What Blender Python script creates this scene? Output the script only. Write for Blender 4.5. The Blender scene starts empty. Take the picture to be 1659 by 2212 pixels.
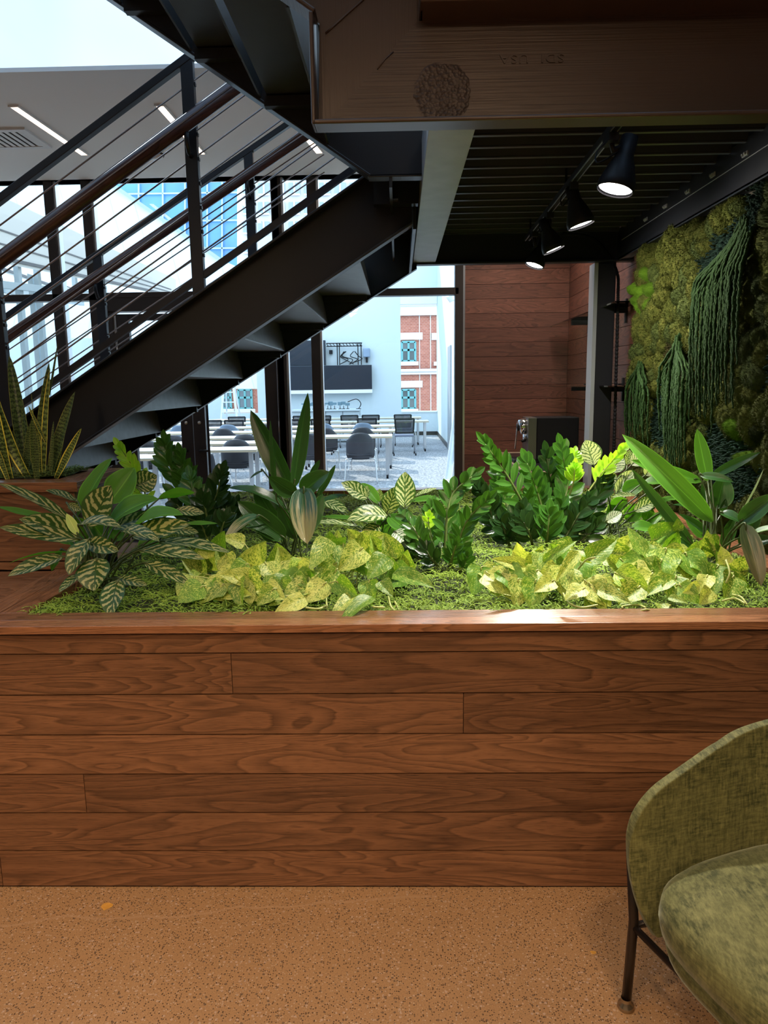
import bpy, math, random
from mathutils import Vector, Matrix, noise
C = bpy.context.scene.collection
PI = math.pi
rad = math.radians
V = Vector
R = random.Random(7)

# ------------------------------------------------------------------ camera
W0, H0, FPX = 1659, 2212, 1600.0
CAM = V((0, 0, 1.6))
PITCH, YAW, ROLL = rad(9.7), rad(1.25), 0.014
_h = V((-math.sin(YAW), math.cos(YAW), 0))
_r = V((math.cos(YAW), math.sin(YAW), 0))
FWD = _h*math.cos(PITCH) + V((0, 0, -math.sin(PITCH)))
_u = _r.cross(FWD)
RGT = _r*math.cos(ROLL) - _u*math.sin(ROLL)
UPV = _u*math.cos(ROLL) + _r*math.sin(ROLL)


def P(x, y, Y=None, Z=None, X=None):
    """point of the photograph's pixel x, y on the real plane Y=, Z= or X="""
    d = FWD + RGT*((x-W0/2)/FPX) - UPV*((y-H0/2)/FPX)
    if Y is not None:
        t = (Y-CAM.y)/d.y
    elif Z is not None:
        t = (Z-CAM.z)/d.z
    else:
        t = (X-CAM.x)/d.x
    return CAM + d*t


def ppm(p):
    """pixels per metre at a point"""
    return FPX/max(.2, (V(p)-CAM).dot(FWD))


cd = bpy.data.cameras.new('camera')
cam = bpy.data.objects.new('camera', cd)
C.objects.link(cam)
cd.sensor_fit = 'VERTICAL'
cd.sensor_height = 36
cd.lens = FPX/H0*36
cd.clip_start = .05
cd.clip_end = 500
M = Matrix((RGT, UPV, -FWD)).transposed().to_4x4()
M.translation = CAM
cam.matrix_world = M
bpy.context.scene.camera = cam


# ------------------------------------------------------------------ mesh helper
class MB:
    def __init__(s):
        s.v = []; s.f = []; s.uv = []; s.mi = []; s.m = 0

    def face(s, idx, uvs=None):
        s.f.append(tuple(idx)); s.uv.append(uvs or [(0, 0)]*len(idx)); s.mi.append(s.m)

    def add(s, vs, fs):
        o = len(s.v)
        s.v += [tuple(v) for v in vs]
        for f in fs:
            s.face([o+i for i in f])
        return s

    def box(s, a, b, grain=None, off=None):
        x0, x1 = sorted((a[0], b[0])); y0, y1 = sorted((a[1], b[1])); z0, z1 = sorted((a[2], b[2]))
        o = len(s.v)
        vs = [(x0, y0, z0), (x1, y0, z0), (x1, y1, z0), (x0, y1, z0), (x0, y0, z1), (x1, y0, z1), (x1, y1, z1), (x0, y1, z1)]
        s.v += vs
        if off is None and grain is not None:
            off = (R.uniform(0, 60), R.randint(0, 60)*3.0)
        for f in ((0, 3, 2, 1), (4, 5, 6, 7), (0, 1, 5, 4), (1, 2, 6, 5), (2, 3, 7, 6), (3, 0, 4, 7)):
            uv = None
            if grain is not None:
                pts = [vs[i] for i in f]
                ext = [max(p[k] for p in pts)-min(p[k] for p in pts) for k in range(3)]
                flat = min(range(3), key=lambda k: ext[k])
                ax = [k for k in range(3) if k != flat]
                ug = grain if grain in ax else ax[0]
                vg = [k for k in ax if k != ug][0]
                mn = [vs[0][0], vs[0][1], vs[0][2]]
                uv = [(p[ug]-mn[ug]+off[0], p[vg]-mn[vg]+off[1]) for p in pts]
            s.face([o+i for i in f], uv)
        return s

    def bar(s, p, q, w, h, up=(0, 0, 1)):
        """box-section bar from p to q, w sideways, h along up"""
        p = V(p); q = V(q); t = (q-p).normalized(); up = V(up)
        sd = t.cross(up)
        if sd.length < 1e-4:
            sd = t.cross(V((0, 1, 0)))
        sd.normalize(); u2 = sd.cross(t).normalized()
        o = len(s.v)
        for c in (p, q):
            for a, b in ((-1, -1), (1, -1), (1, 1), (-1, 1)):
                s.v.append(tuple(c+sd*(a*w/2)+u2*(b*h/2)))
        for f in ((0, 1, 2, 3), (7, 6, 5, 4), (0, 4, 5, 1), (1, 5, 6, 2), (2, 6, 7, 3), (3, 7, 4, 0)):
            s.face([o+i for i in f])
        return s

    def tube(s, pts, r, n=8, cap=True):
        pts = [V(p) for p in pts]
        rs = r if isinstance(r, (list, tuple)) else [r]*len(pts)
        o = len(s.v); ref = None
        for i, p in enumerate(pts):
            a = pts[max(0, i-1)]; b = pts[min(len(pts)-1, i+1)]
            t = (b-a).normalized()
            if ref is None:
                ref = t.cross(V((0, 0, 1)))
                if ref.length < .1:
                    ref = t.cross(V((1, 0, 0)))
            ref = (ref - t*ref.dot(t)).normalized()
            bn = t.cross(ref)
            for k in range(n):
                an = 2*PI*k/n
                s.v.append(tuple(p+(ref*math.cos(an)+bn*math.sin(an))*rs[i]))
        L = len(pts)
        for i in range(L-1):
            for k in range(n):
                k2 = (k+1) % n
                u0, u1 = i/(L-1), (i+1)/(L-1)
                s.face([o+i*n+k, o+i*n+k2, o+(i+1)*n+k2, o+(i+1)*n+k], [(k/n, u0), ((k+1)/n, u0), ((k+1)/n, u1), (k/n, u1)])
        if cap:
            s.face([o+k for k in range(n)][::-1]); s.face([o+(L-1)*n+k for k in range(n)])
        return s

    def prism(s, poly, axis, a, b):
        """polygon (list of 2-tuples in the two other axes, in order) extruded along axis from a to b"""
        o = len(s.v); n = len(poly)
        for c in (a, b):
            for p in poly:
                q = list(p); q.insert(axis, c); s.v.append(tuple(q))
        s.face([o+i for i in range(n)][::-1]); s.face([o+n+i for i in range(n)])
        for i in range(n):
            j = (i+1) % n
            s.face([o+i, o+j, o+n+j, o+n+i])
        return s

    def lathe(s, prof, c, axis=(0, 0, 1), n=24):
        """prof: list of (radius, height along axis)"""
        ax = V(axis).normalized(); c = V(c)
        e1 = ax.orthogonal().normalized(); e2 = ax.cross(e1)
        o = len(s.v)
        for r, h in prof:
            for k in range(n):
                a = 2*PI*k/n
                s.v.append(tuple(c+ax*h+(e1*math.cos(a)+e2*math.sin(a))*r))
        for i in range(len(prof)-1):
            for k in range(n):
                k2 = (k+1) % n
                s.face([o+i*n+k, o+i*n+k2, o+(i+1)*n+k2, o+(i+1)*n+k])
        return s

    def ball(s, c, r, nu=10, nv=6):
        rx, ry, rz = r if isinstance(r, (tuple, list)) else (r, r, r)
        o = len(s.v)
        for i in range(nv+1):
            th = PI*i/nv
            for k in range(nu):
                ph = 2*PI*k/nu
                s.v.append((c[0]+rx*math.sin(th)*math.cos(ph), c[1]+ry*math.sin(th)*math.sin(ph), c[2]-rz*math.cos(th)))
        for i in range(nv):
            for k in range(nu):
                k2 = (k+1) % nu
                s.face([o+i*nu+k, o+i*nu+k2, o+(i+1)*nu+k2, o+(i+1)*nu+k])
        return s

    def build(s, name, mat, parent=None, org=None, smooth=False, bevel=0, subd=0, fixn=False):
        me = bpy.data.meshes.new(name)
        if org is None:
            org = ORG.get(parent.name, V((0, 0, 0))) if parent is not None else V((0, 0, 0))
        ox, oy, oz = org
        me.from_pydata([(x-ox, y-oy, z-oz) for x, y, z in s.v], [], s.f)
        mats = mat if isinstance(mat, (list, tuple)) else [mat]
        for m in mats:
            me.materials.append(m)
        ul = me.uv_layers.new(name='UVMap')
        flat = []
        for q in s.uv:
            for a in q:
                flat += (a[0], a[1])
        ul.data.foreach_set('uv', flat)
        if len(mats) > 1:
            me.polygons.foreach_set('material_index', s.mi)
        if smooth:
            me.polygons.foreach_set('use_smooth', [True]*len(me.polygons))
        me.update()
        if fixn:
            import bmesh
            bm = bmesh.new(); bm.from_mesh(me)
            bmesh.ops.recalc_face_normals(bm, faces=bm.faces); bm.to_mesh(me); bm.free()
        ob = bpy.data.objects.new(name, me)
        C.objects.link(ob)
        if parent is not None:
            ob.parent = parent
            ORG[ob.name] = V(org)
        else:
            ob.location = org
            ORG[ob.name] = V(org)
        if bevel:
            b = ob.modifiers.new('bevel', 'BEVEL'); b.width = bevel; b.segments = 2; b.limit_method = 'ANGLE'
        if subd:
            b = ob.modifiers.new('sub', 'SUBSURF'); b.levels = subd; b.render_levels = subd
        return ob


ORG = {}


def tag(o, label=None, cat=None, group=None, kind=None):
    if label: o['label'] = label
    if cat: o['category'] = cat
    if group: o['group'] = group
    if kind: o['kind'] = kind
    return o


def empty(name, loc, label=None, cat=None, group=None, kind=None):
    o = bpy.data.objects.new(name, None)
    C.objects.link(o); o.location = loc; o.empty_display_size = .1
    ORG[o.name] = V(loc)
    return tag(o, label, cat, group, kind)


def copy_tree(o, parent=None):
    c = o.copy(); C.objects.link(c); c.parent = parent
    for ch in list(o.children):
        copy_tree(ch, c)
    return c


# ------------------------------------------------------------------ materials
class NT:
    def __init__(s, name):
        s.mat = bpy.data.materials.new(name); s.mat.use_nodes = True
        s.nt = s.mat.node_tree
        for n in list(s.nt.nodes):
            s.nt.nodes.remove(n)
        s.out = s.nt.nodes.new('ShaderNodeOutputMaterial')

    def n(s, typ, ins=None, **kw):
        nd = s.nt.nodes.new('ShaderNode'+typ)
        for k, v in kw.items():
            setattr(nd, k, v)
        for k, v in (ins or {}).items():
            s.put(nd.inputs[k], v)
        return nd

    def put(s, sock, v):
        if isinstance(v, bpy.types.NodeSocket):
            s.nt.links.new(v, sock)
        elif isinstance(v, bpy.types.Node):
            s.nt.links.new(v.outputs[0], sock)
        else:
            if sock.type == 'RGBA' and len(v) == 3:
                v = (*v, 1)
            sock.default_value = v

    def math(s, op, a, b=0.0, c=0.0):
        nd = s.n('Math', operation=op)
        s.put(nd.inputs[0], a); s.put(nd.inputs[1], b); s.put(nd.inputs[2], c)
        return nd.outputs[0]

    def mix(s, f, a, b, mode='MIX'):
        nd = s.n('Mix', data_type='RGBA', blend_type=mode)
        s.put(nd.inputs[0], f); s.put(nd.inputs[6], a); s.put(nd.inputs[7], b)
        return nd.outputs[2]

    def ramp(s, f, stops, interp='LINEAR'):
        nd = s.n('ValToRGB'); cr = nd.color_ramp; cr.interpolation = interp
        while len(cr.elements) < len(stops):
            cr.elements.new(.5)
        for e, (p, c) in zip(cr.elements, stops):
            e.position = p; e.color = (*c, 1) if len(c) == 3 else c
        s.put(nd.inputs[0], f)
        return nd.outputs[0]

    def noise(s, vec, scale=1, detail=2, rough=.5, dist=0.0):
        nd = s.n('TexNoise', {'Scale': scale, 'Detail': detail, 'Roughness': rough, 'Distortion': dist})
        if vec is not None: s.put(nd.inputs['Vector'], vec)
        return nd.outputs[0]

    def vscale(s, vec, sc):
        nd = s.n('VectorMath', operation='MULTIPLY'); s.put(nd.inputs[0], vec); s.put(nd.inputs[1], sc)
        return nd.outputs[0]

    def obj(s): return s.n('TexCoord').outputs['Object']
    def pos(s): return s.n('NewGeometry').outputs['Position']
    def uv(s): return s.n('TexCoord').outputs['UV']

    def bump(s, h, strength=.3, dist=.01):
        nd = s.n('Bump', {'Strength': strength, 'Distance': dist}); s.put(nd.inputs['Height'], h)
        return nd.outputs[0]

    def bsdf(s, color, rough=.5, metal=0.0, normal=None, spec=.5, **kw):
        nd = s.n('BsdfPrincipled')
        s.put(nd.inputs['Base Color'], color); s.put(nd.inputs['Roughness'], rough); s.put(nd.inputs['Metallic'], metal)
        nd.inputs['Specular IOR Level'].default_value = spec
        if normal is not None: s.put(nd.inputs['Normal'], normal)
        for k, v in kw.items():
            s.put(nd.inputs[k], v)
        return nd.outputs[0]

    def done(s, sh):
        s.nt.links.new(sh, s.out.inputs[0]); return s.mat


def simple(name, col, rough=.5, metal=0., spec=.5, nscale=0, namp=.15, bump=0, bdist=.003):
    t = NT(name); c = col; nm = None
    if nscale:
        n = t.noise(t.obj(), nscale, 3)
        c = t.mix(n, tuple(x*(1-namp) for x in col), tuple(min(1, x*(1+namp)) for x in col))
        if bump: nm = t.bump(n, bump, bdist)
    return t.done(t.bsdf(c, rough, metal, nm, spec))


def emit(name, col, st):
    t = NT(name)
    return t.done(t.n('Emission', {'Color': col, 'Strength': st}).outputs[0])


def wood(name, dark, mid, light, rough=.38, k=1.0, spec=.5):
    t = NT(name)
    sep = t.n('SeparateXYZ', {0: t.uv()})
    u, v = sep.outputs[0], sep.outputs[1]
    seed = t.math('FLOOR', t.math('DIVIDE', v, 3.0))
    vv = t.math('SUBTRACT', v, t.math('MULTIPLY', seed, 3.0))
    def comb(a, b, zz=1.7):
        return t.n('CombineXYZ', {0: t.math('MULTIPLY', u, a), 1: t.math('MULTIPLY', vv, b), 2: t.math('MULTIPLY', seed, zz)}).outputs[0]
    n0 = t.noise(comb(.8*k, 6.2*k), 1.0, 2, .5, .8)
    warp = t.noise(comb(3*k, 26*k), 1.0, 2, .5, .3)
    f = t.math('ADD', t.math('MULTIPLY', n0, 19.0), t.math('MULTIPLY', warp, .9))
    f = t.math('FRACT', f)
    ring = t.ramp(f, [(0, (.25,)*3), (.3, (.62,)*3), (.8, (1,)*3), (.93, (.05,)*3), (1, (.25,)*3)])
    fine = t.noise(comb(5*k, 230*k), 1.0, 3, .6, .2)
    pores = t.noise(comb(22*k, 620*k), 1.0, 1, .5)
    broad = t.noise(comb(1.6*k, 4*k, 3.1), 1.0, 3, .6, .8)
    c = t.mix(broad, dark, light)
    c = t.mix(.30, c, mid)
    c = t.mix(t.math('MULTIPLY', t.math('SUBTRACT', 1.0, ring), .80), c, tuple(x*.33 for x in dark))
    fr = t.ramp(fine, [(.3, (0,)*3), (.7, (1,)*3)])
    c = t.mix(t.math('MULTIPLY', fr, .28), c, light)
    pr = t.ramp(pores, [(.3, (1,)*3), (.42, (0,)*3)])
    c = t.mix(t.math('MULTIPLY', pr, .55), c, tuple(x*.3 for x in dark))
    wn = t.n('TexWhiteNoise', noise_dimensions='1D'); t.put(wn.inputs['W'], seed)
    tone = t.math('ADD', t.math('MULTIPLY', wn.outputs[0], .5), .74)
    tc = t.n('CombineXYZ', {0: tone, 1: tone, 2: tone}).outputs[0]
    c = t.mix(1.0, c, tc, 'MULTIPLY')
    nm = t.bump(fine, .12, .002)
    rr = t.math('ADD', t.math('MULTIPLY', fine, .18), rough-.08)
    return t.done(t.bsdf(c, rr, 0, nm, spec))


def glass(name, tint=(.93, .97, .97), refl=1.0, rough=.0):
    t = NT(name)
    fr = t.n('Fresnel', {'IOR': 1.45}).outputs[0]
    tr = t.n('BsdfTransparent', {'Color': tint}).outputs[0]
    gl = t.n('BsdfGlossy', {'Color': (1, 1, 1), 'Roughness': rough}).outputs[0]
    mx = t.n('MixShader', {0: t.math('MULTIPLY', fr, refl), 1: tr, 2: gl})
    return t.done(mx.outputs[0])


M_WALNUT = wood('walnut', (.085, .034, .016), (.175, .074, .034), (.33, .155, .073), .36)
M_RIM = wood('walnut_rim', (.13, .05, .022), (.23, .095, .042), (.36, .16, .075), .27)
M_WALNUT2 = wood('walnut_cladding', (.10, .036, .026), (.17, .063, .042), (.25, .10, .064), .5)
M_HANDRAIL = wood('handrail_wood', (.06, .024, .018), (.10, .038, .026), (.14, .055, .036), .3)
M_STEEL = simple('black_steel', (.012, .013, .0165), .4, 0, .5, 30, .3, .12)
M_STEELSM = simple('black_painted_steel', (.011, .012, .0155), .45, 0, .45)
M_GREYST = simple('grey_primed_steel', (.30, .31, .33), .45, 0, .5, 9, .25, .1)
M_BROWNFR = simple('dark_bronze_frame', (.028, .021, .019), .4, 0, .5)
M_WHITE = simple('white_paint', (.80, .80, .79), .6)
M_WHITE2 = simple('white_paint_warm', (.86, .835, .80), .7)
M_BLACK = simple('black_plastic', (.009, .009, .011), .5, 0, .25)
M_CHROME = simple('chrome', (.75, .75, .76), .12, 1.0)
M_ALU = simple('aluminium', (.62, .63, .65), .3, .9)
M_GLASS = glass('clear_glass', (.94, .975, .98), .8)
M_CABLE = simple('steel_cable', (.30, .24, .22), .35, .7)
M_LEDW = emit('strip_light_warm', (1, .66, .46), 9.0)
# ------------------------------------------------------------------ setting
YB = 7.2          # plane of the glass wall and the wood wall
XW = 1.60         # right wall
ZC = 3.49         # white ceiling behind the stairs

# floor: polished aggregate concrete
t = NT('polished_concrete')
p = t.pos()
base = t.noise(p, 2.2, 4, .6)
c = t.mix(base, (.34, .185, .078), (.45, .25, .11))
v1 = t.n('TexVoronoi', {'Vector': p, 'Scale': 175.0})
chip = t.ramp(v1.outputs['Distance'], [(.0, (1,)*3), (.34, (1,)*3), (.42, (0,)*3)])
rnd = t.n('SeparateColor', {0: v1.outputs['Color']})
isdark = t.math('LESS_THAN', rnd.outputs[0], .34)
islite = t.math('GREATER_THAN', rnd.outputs[0], .84)
c = t.mix(t.math('MULTIPLY', chip, t.math('MULTIPLY', isdark, .85)), c, (.06, .03, .014))
c = t.mix(t.math('MULTIPLY', chip, t.math('MULTIPLY', islite, .6)), c, (.55, .42, .29))
v2 = t.n('TexVoronoi', {'Vector': p, 'Scale': 88.0})
rnd2 = t.n('SeparateColor', {0: v2.outputs['Color']})
chip2 = t.ramp(v2.outputs['Distance'], [(.0, (1,)*3), (.30, (1,)*3), (.36, (0,)*3)])
c = t.mix(t.math('MULTIPLY', chip2, t.math('MULTIPLY', t.math('GREATER_THAN', rnd2.outputs[1], .82), .7)), c, (.52, .36, .25))
c = t.mix(t.math('MULTIPLY', chip2, t.math('MULTIPLY', t.math('LESS_THAN', rnd2.outputs[1], .12), .75)), c, (.12, .075, .045))
g = t.noise(p, 260, 2, .6)
c = t.mix(t.ramp(g, [(.35, (.5,)*3), (.5, (0,)*3)]), c, (.17, .10, .055))
# filled crack wandering along the planter
sp = t.n('SeparateXYZ', {0: p})
wob = t.noise(t.n('CombineXYZ', {0: sp.outputs[0]}).outputs[0], 2.3, 3, .5)
cy = t.math('ADD', t.math('MULTIPLY', sp.outputs[0], .11), t.math('ADD', t.math('MULTIPLY', wob, .16), 2.03))
dd = t.math('ABSOLUTE', t.math('SUBTRACT', sp.outputs[1], cy))
line = t.math('LESS_THAN', dd, .005)
line = t.math('MULTIPLY', line, t.math('LESS_THAN', sp.outputs[0], .1))
c = t.mix(t.math('MULTIPLY', line, .65), c, (.42, .25, .13))
M_FLOOR = t.done(t.bsdf(c, t.math('ADD', t.math('MULTIPLY', base, .15), .3), 0, None, .4))
fl = MB().box((-8.0, -4.0, -.1), (1.6, YB, 0)).build('floor', M_FLOOR); tag(fl, kind='structure')
# two golden aggregate stones set in the slab
M_GOLD = simple('amber_stone', (.62, .30, .05), .35, 0, .5, 60, .3)
for (x, y, r) in ((230, 1957, .02), (1281, 2057, .008)):
    q = P(x, y, Z=.0005); m = MB(); o = 0
    pts = [(q.x+r*(.7+.5*R.random())*math.cos(a*PI/4)*1.2, q.y+r*(.6+.5*R.random())*math.sin(a*PI/4), .0006) for a in range(8)]
    m.add(pts, [tuple(range(8))]).build('amber_stone', M_GOLD, fl)

# classroom carpet
t = NT('carpet')
p = t.pos()
n1 = t.noise(t.vscale(p, (9, 4, 1)), 3.0, 3, .6, .8)
c = t.mix(t.ramp(n1, [(.38, (0,)*3), (.62, (1,)*3)]), (.20, .21, .22), (.42, .42, .43))
M_CARPET = t.done(t.bsdf(c, .95, 0, None, .1))
tag(MB().box((-9, YB, -.1), (1.25, 24.0, 0)).build('floor', M_CARPET), kind='structure')

# right wall (painted) + walnut cladding + back cladding
M_DARKWALL = simple('dark_wall_paint', (.05, .045, .04), .7)
tag(MB().box((XW+.03, -4, -.1), (XW+.15, YB, 4.6)).build('wall_right', M_DARKWALL), kind='structure')
PB = .1325


def cladding(name, x0, x1, y0, y1, z0, z1, axis, mat, seg=1.9, gap=.0035, th=.02):
    m = MB(); z = z0; k = 0
    while z < z1-.01:
        zz = min(z+PB, z1)
        a, b = (x0, x1) if axis == 0 else (y0, y1)
        cuts = [a]; s = a + R.uniform(.4, 1.0)*seg
        while s < b-.25:
            cuts.append(s); s += R.uniform(.6, 1.1)*seg
        cuts.append(b)
        for i in range(len(cuts)-1):
            g = gap*.4
            if axis == 0: m.box((cuts[i]+g, y0, z), (cuts[i+1]-g, y1, zz-gap), 0)
            else: m.box((x0, cuts[i]+g, z), (x1, cuts[i+1]-g, zz-gap), 1)
        z += PB; k += 1
    return m


m = cladding('', .56, XW, YB-.02, YB+.0, .0, 3.1, 0, None, 9)
wb = m.build('wall_back', M_WALNUT2); tag(wb, kind='structure')
m = cladding('', XW, XW+.02, 4.2, YB-.021, .0, 3.1, 1, None, 9)
ws = m.build('wall_side', M_WALNUT2); tag(ws, kind='structure')
tag(MB().box((.56, YB+.01, 0), (XW+.15, YB+.13, 4.6)).build('wall_partition', M_DARKWALL), kind='structure')

# far side shells round the camera
M_ROOM = simple('room_paint', (.42, .36, .30), .8)
tag(MB().box((-8.15, -4.1, 0), (-8.0, YB, 4.6)).build('wall_left', M_ROOM), kind='structure')
tag(MB().box((-8.15, -4.2, 0), (XW+.15, -4.0, 4.6)).build('wall_front', M_ROOM), kind='structure')
tag(MB().box((-8.15, -4.1, 3.2), (XW+.15, 1.0, 3.35)).build('ceiling', M_ROOM), kind='structure')

# white ceiling behind the stair, with its edge
yc = P(200, 152, Z=ZC).y
cm = MB().box((-8.0, yc, ZC), (XW, YB+.1, ZC+.025))
ce = cm.build('ceiling', M_WHITE2); tag(ce, kind='structure')

# strip lights, vent, detector in that ceiling
strip_px = [((30, 228), (182, 332), 'long warm strip light nearest the left edge of the white ceiling'),
            ((345, 226), (436, 330), 'middle warm strip light seen past the tall stair post'),
            ((664, 296), (690, 328), 'short visible warm strip light by the upper flight of stairs')]
for (a, b, lb) in strip_px:
    A = P(*a, Z=ZC); B = P(*b, Z=ZC); c0 = (A+B)/2
    e = empty('strip_light', (c0.x, c0.y, ZC), lb, 'ceiling light', 'strip lights in the white ceiling')
    mm = MB().bar((A.x, A.y, ZC-.004), (B.x, B.y, ZC-.004), .05, .008); mm.build('diffuser', M_LEDW, e)
    d = (B-A).normalized(); sd = V((-d.y, d.x, 0))
    fr = MB()
    for s_ in (-1, 1):
        fr.bar((A.x+sd.x*.031*s_, A.y+sd.y*.031*s_, ZC-.006), (B.x+sd.x*.031*s_, B.y+sd.y*.031*s_, ZC-.006), .012, .012)
    for E, s_ in ((A, -1), (B, 1)):
        fr.bar((E.x-sd.x*.037+d.x*.006*s_, E.y-sd.y*.037+d.y*.006*s_, ZC-.006), (E.x+sd.x*.037+d.x*.006*s_, E.y+sd.y*.037+d.y*.006*s_, ZC-.006), .012, .012)
    fr.build('frame', M_WHITE, e)
q = P(22, 298, Z=ZC)
e = empty('ceiling_vent', (q.x, q.y, ZC), 'white square louvred air vent in the ceiling at the left edge', 'air vent')
m = MB()
VS = .17
for s_ in (-1, 1):
    m.box((q.x+s_*VS, q.y-VS-.05, ZC-.015), (q.x+s_*(VS+.05), q.y+VS+.05, ZC)); m.box((q.x-VS, q.y+s_*VS, ZC-.015), (q.x+VS, q.y+s_*(VS+.05), ZC))
m.build('frame', M_WHITE, e)
MB().box((q.x-VS, q.y-VS, ZC-.004), (q.x+VS, q.y+VS, ZC)).build('backing', M_BROWNFR, e)
m = MB()
for i in range(7):
    m.bar((q.x-VS+.05*i+.02, q.y-VS, ZC-.01), (q.x-VS+.05*i+.02, q.y+VS, ZC-.01), .03, .004)
m.build('louvre', M_WHITE, e)
q = P(333, 328, Z=ZC)
e = empty('smoke_detector', (q.x, q.y, ZC), 'round white detector on the ceiling, seen between the stair cables', 'smoke detector')
MB().lathe([(0, -.055), (.06, -.05), (.075, -.02), (.075, 0)], (q.x, q.y, ZC)).build('housing', M_WHITE, e, smooth=True)
MB().lathe([(.077, -.03), (.079, -.022), (.077, -.015)], (q.x, q.y, ZC)).build('vent_ring', M_BROWNFR, e, smooth=True)

# skylight above the stair: bars + panes (white translucent frit)
sk = empty('window_1', (-3, 3, 4.5), kind='structure')
m = MB()
for x in (-7, -5.15, -4.4, -3.2, -1.2, .8):
    m.bar((x, 1.0, 4.55), (x, yc+.4, 4.55), .05, .08)
for y in (1.2, 4.9):
    m.bar((-8, y, 4.55), (XW, y, 4.55), .05, .08)
m.build('skylight_bar', simple('skylight_bar_paint', (.45, .52, .6), .5), sk)
MB().box((-8, 1.0, 4.62), (XW, yc+.4, 4.63)).build('pane', glass('skylight_glass', (.56, .61, .65), .3), sk)
# upstand between white ceiling and skylight
MB().box((-8, yc+.01, ZC+.025), (XW, yc+.02, 4.6)).build('pane', glass('clerestory_glass', (.56, .61, .65), .3), sk)
MB().box((-8, yc+.02, 4.5), (XW, yc+.10, 4.6)).build('head_bar', M_WHITE, sk)
tag(MB().box((-8, .98, 3.35), (XW+.15, 1.06, 4.6)).build('trim_2', M_ROOM), kind='structure')

# glazed wall ---------------------------------------------------------------
gw = empty('window_2', (-2, YB, 0), kind='structure')
zt = P(920, 628, Y=YB).z
zh = P(200, 374, Y=YB).z


def xat(x, y): return P(x, y, Y=YB).x


def mull(x, w=.085, z0=0.0, z1=zh, mat=M_BROWNFR, d=.12):
    MB().box((x-w/2, YB-d/2, z0), (x+w/2, YB+d/2, z1)).build('mullion', mat, gw, bevel=.004)
    MB().box((x+w/2, YB-d/2+.02, z0), (x+w/2+.02, YB+d/2-.02, z1)).build('glazing_bead', M_ALU, gw)


mxs = [xat(108, 400), xat(190, 420), xat(597, 400), xat(686, 850)]
for x in mxs:
    mull(x)
mull(xat(0, 500)-.6); mull(xat(0, 500)-1.4); mull(xat(0, 500)-2.3)
xr = xat(990, 850)
mull(xr, .075)
tm = MB()
tm.box((-8, YB-.06, zt-.045), (xat(245, 650), YB+.06, zt+.02))
tm.box((xat(597, 640), YB-.06, zt-.045), (xr, YB+.06, zt+.02))
tm.build('transom', M_BROWNFR, gw, bevel=.004)
MB().box((-8, YB-.08, zh), (XW, YB+.08, ZC)).build('head', M_BLACK, gw)
MB().box((-8, YB-.07, 0), (xr, YB+.07, .1)).build('sill', M_ALU, gw)
hd = MB().box((xat(228, 650), YB-.09, P(300, 674, Y=YB).z), (xat(600, 650), YB+.09, zt+.02))
hd.box((xat(228, 650), YB-.095, zt-.03), (xat(600, 650), YB-.09, zt-.02))
hd.build('door_header', M_BROWNFR, gw, bevel=.004)
# panes
xs = sorted([-8] + mxs + [xr])
for i in range(len(xs)-1):
    MB().box((xs[i]+.03, YB-.004, zt), (xs[i+1]-.03, YB+.004, zh)).build('pane', M_GLASS, gw)
xd0, xd1 = xat(228, 650), xat(612, 900)
MB().box((-8, YB-.004, .1), (xd0, YB+.004, zt)).build('pane', M_GLASS, gw)
MB().box((xat(612, 850)+.05, YB-.004, .1), (xat(686, 850), YB+.004, zt)).build('pane', M_GLASS, gw)
MB().box((xat(686, 850), YB-.004, .1), (xr, YB+.004, zt)).build('pane', M_GLASS, gw)
mull(xd0+.02, .12, 0, zt); mull(xd1, .07, 0, zh)

# double doors
zdh = P(300, 674, Y=YB).z - .02
xm = xat(421, 960)
for (a, b, hs, dn) in ((xd0+.1, xm-.004, 1, 'door_1'), (xm+.004, xd1-.045, -1, 'door_2')):
    d = empty(dn, ((a+b)/2, YB, 0), kind='structure')
    MB().box((a, YB-.03, .01), (a+.115, YB+.03, zdh)).build('stile', M_BROWNFR, d, bevel=.003)
    MB().box((b-.115, YB-.03, .01), (b, YB+.03, zdh)).build('stile', M_BROWNFR, d, bevel=.003)
    MB().box((a+.115, YB-.03, .01), (b-.115, YB+.03, .26)).build('rail', M_BROWNFR, d, bevel=.003)
    MB().box((a+.115, YB-.03, zdh-.06), (b-.115, YB+.03, zdh)).build('rail', M_BROWNFR, d, bevel=.003)
    MB().box((a+.1, YB-.004, .25), (b-.1, YB+.004, zdh-.05)).build('pane', M_GLASS, d)
    hx = (b-.06) if hs == 1 else (a+.06)
    MB().tube([(hx, YB-.03, 1.0), (hx, YB-.085, 1.0), (hx-hs*.1, YB-.09, 1.0)], .011).build('door_handle', M_BLACK, d, smooth=True)
    MB().lathe([(0, 0), (.016, 0), (.016, .012), (0, .014)], (hx, YB-.03, 1.27), (0, -1, 0)).build('lock', M_ALU, d, smooth=True)
    hg = b+.01 if hs == -1 else a-.01
    for z in (.3, 1.22, 1.95):
        MB().tube([(hg, YB-.035, z-.055), (hg, YB-.035, z+.055)], .011).build('hinge', M_ALU, d, smooth=True)
d = bpy.data.objects['door_2']
hx = xm+.16
m = MB().tube([(hx, YB-.03, .75), (hx, YB-.09, .75), (hx, YB-.09, 1.75), (hx, YB-.03, 1.75)], .012)
m.build('pull_bar', M_BLACK, d, smooth=True)
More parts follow.
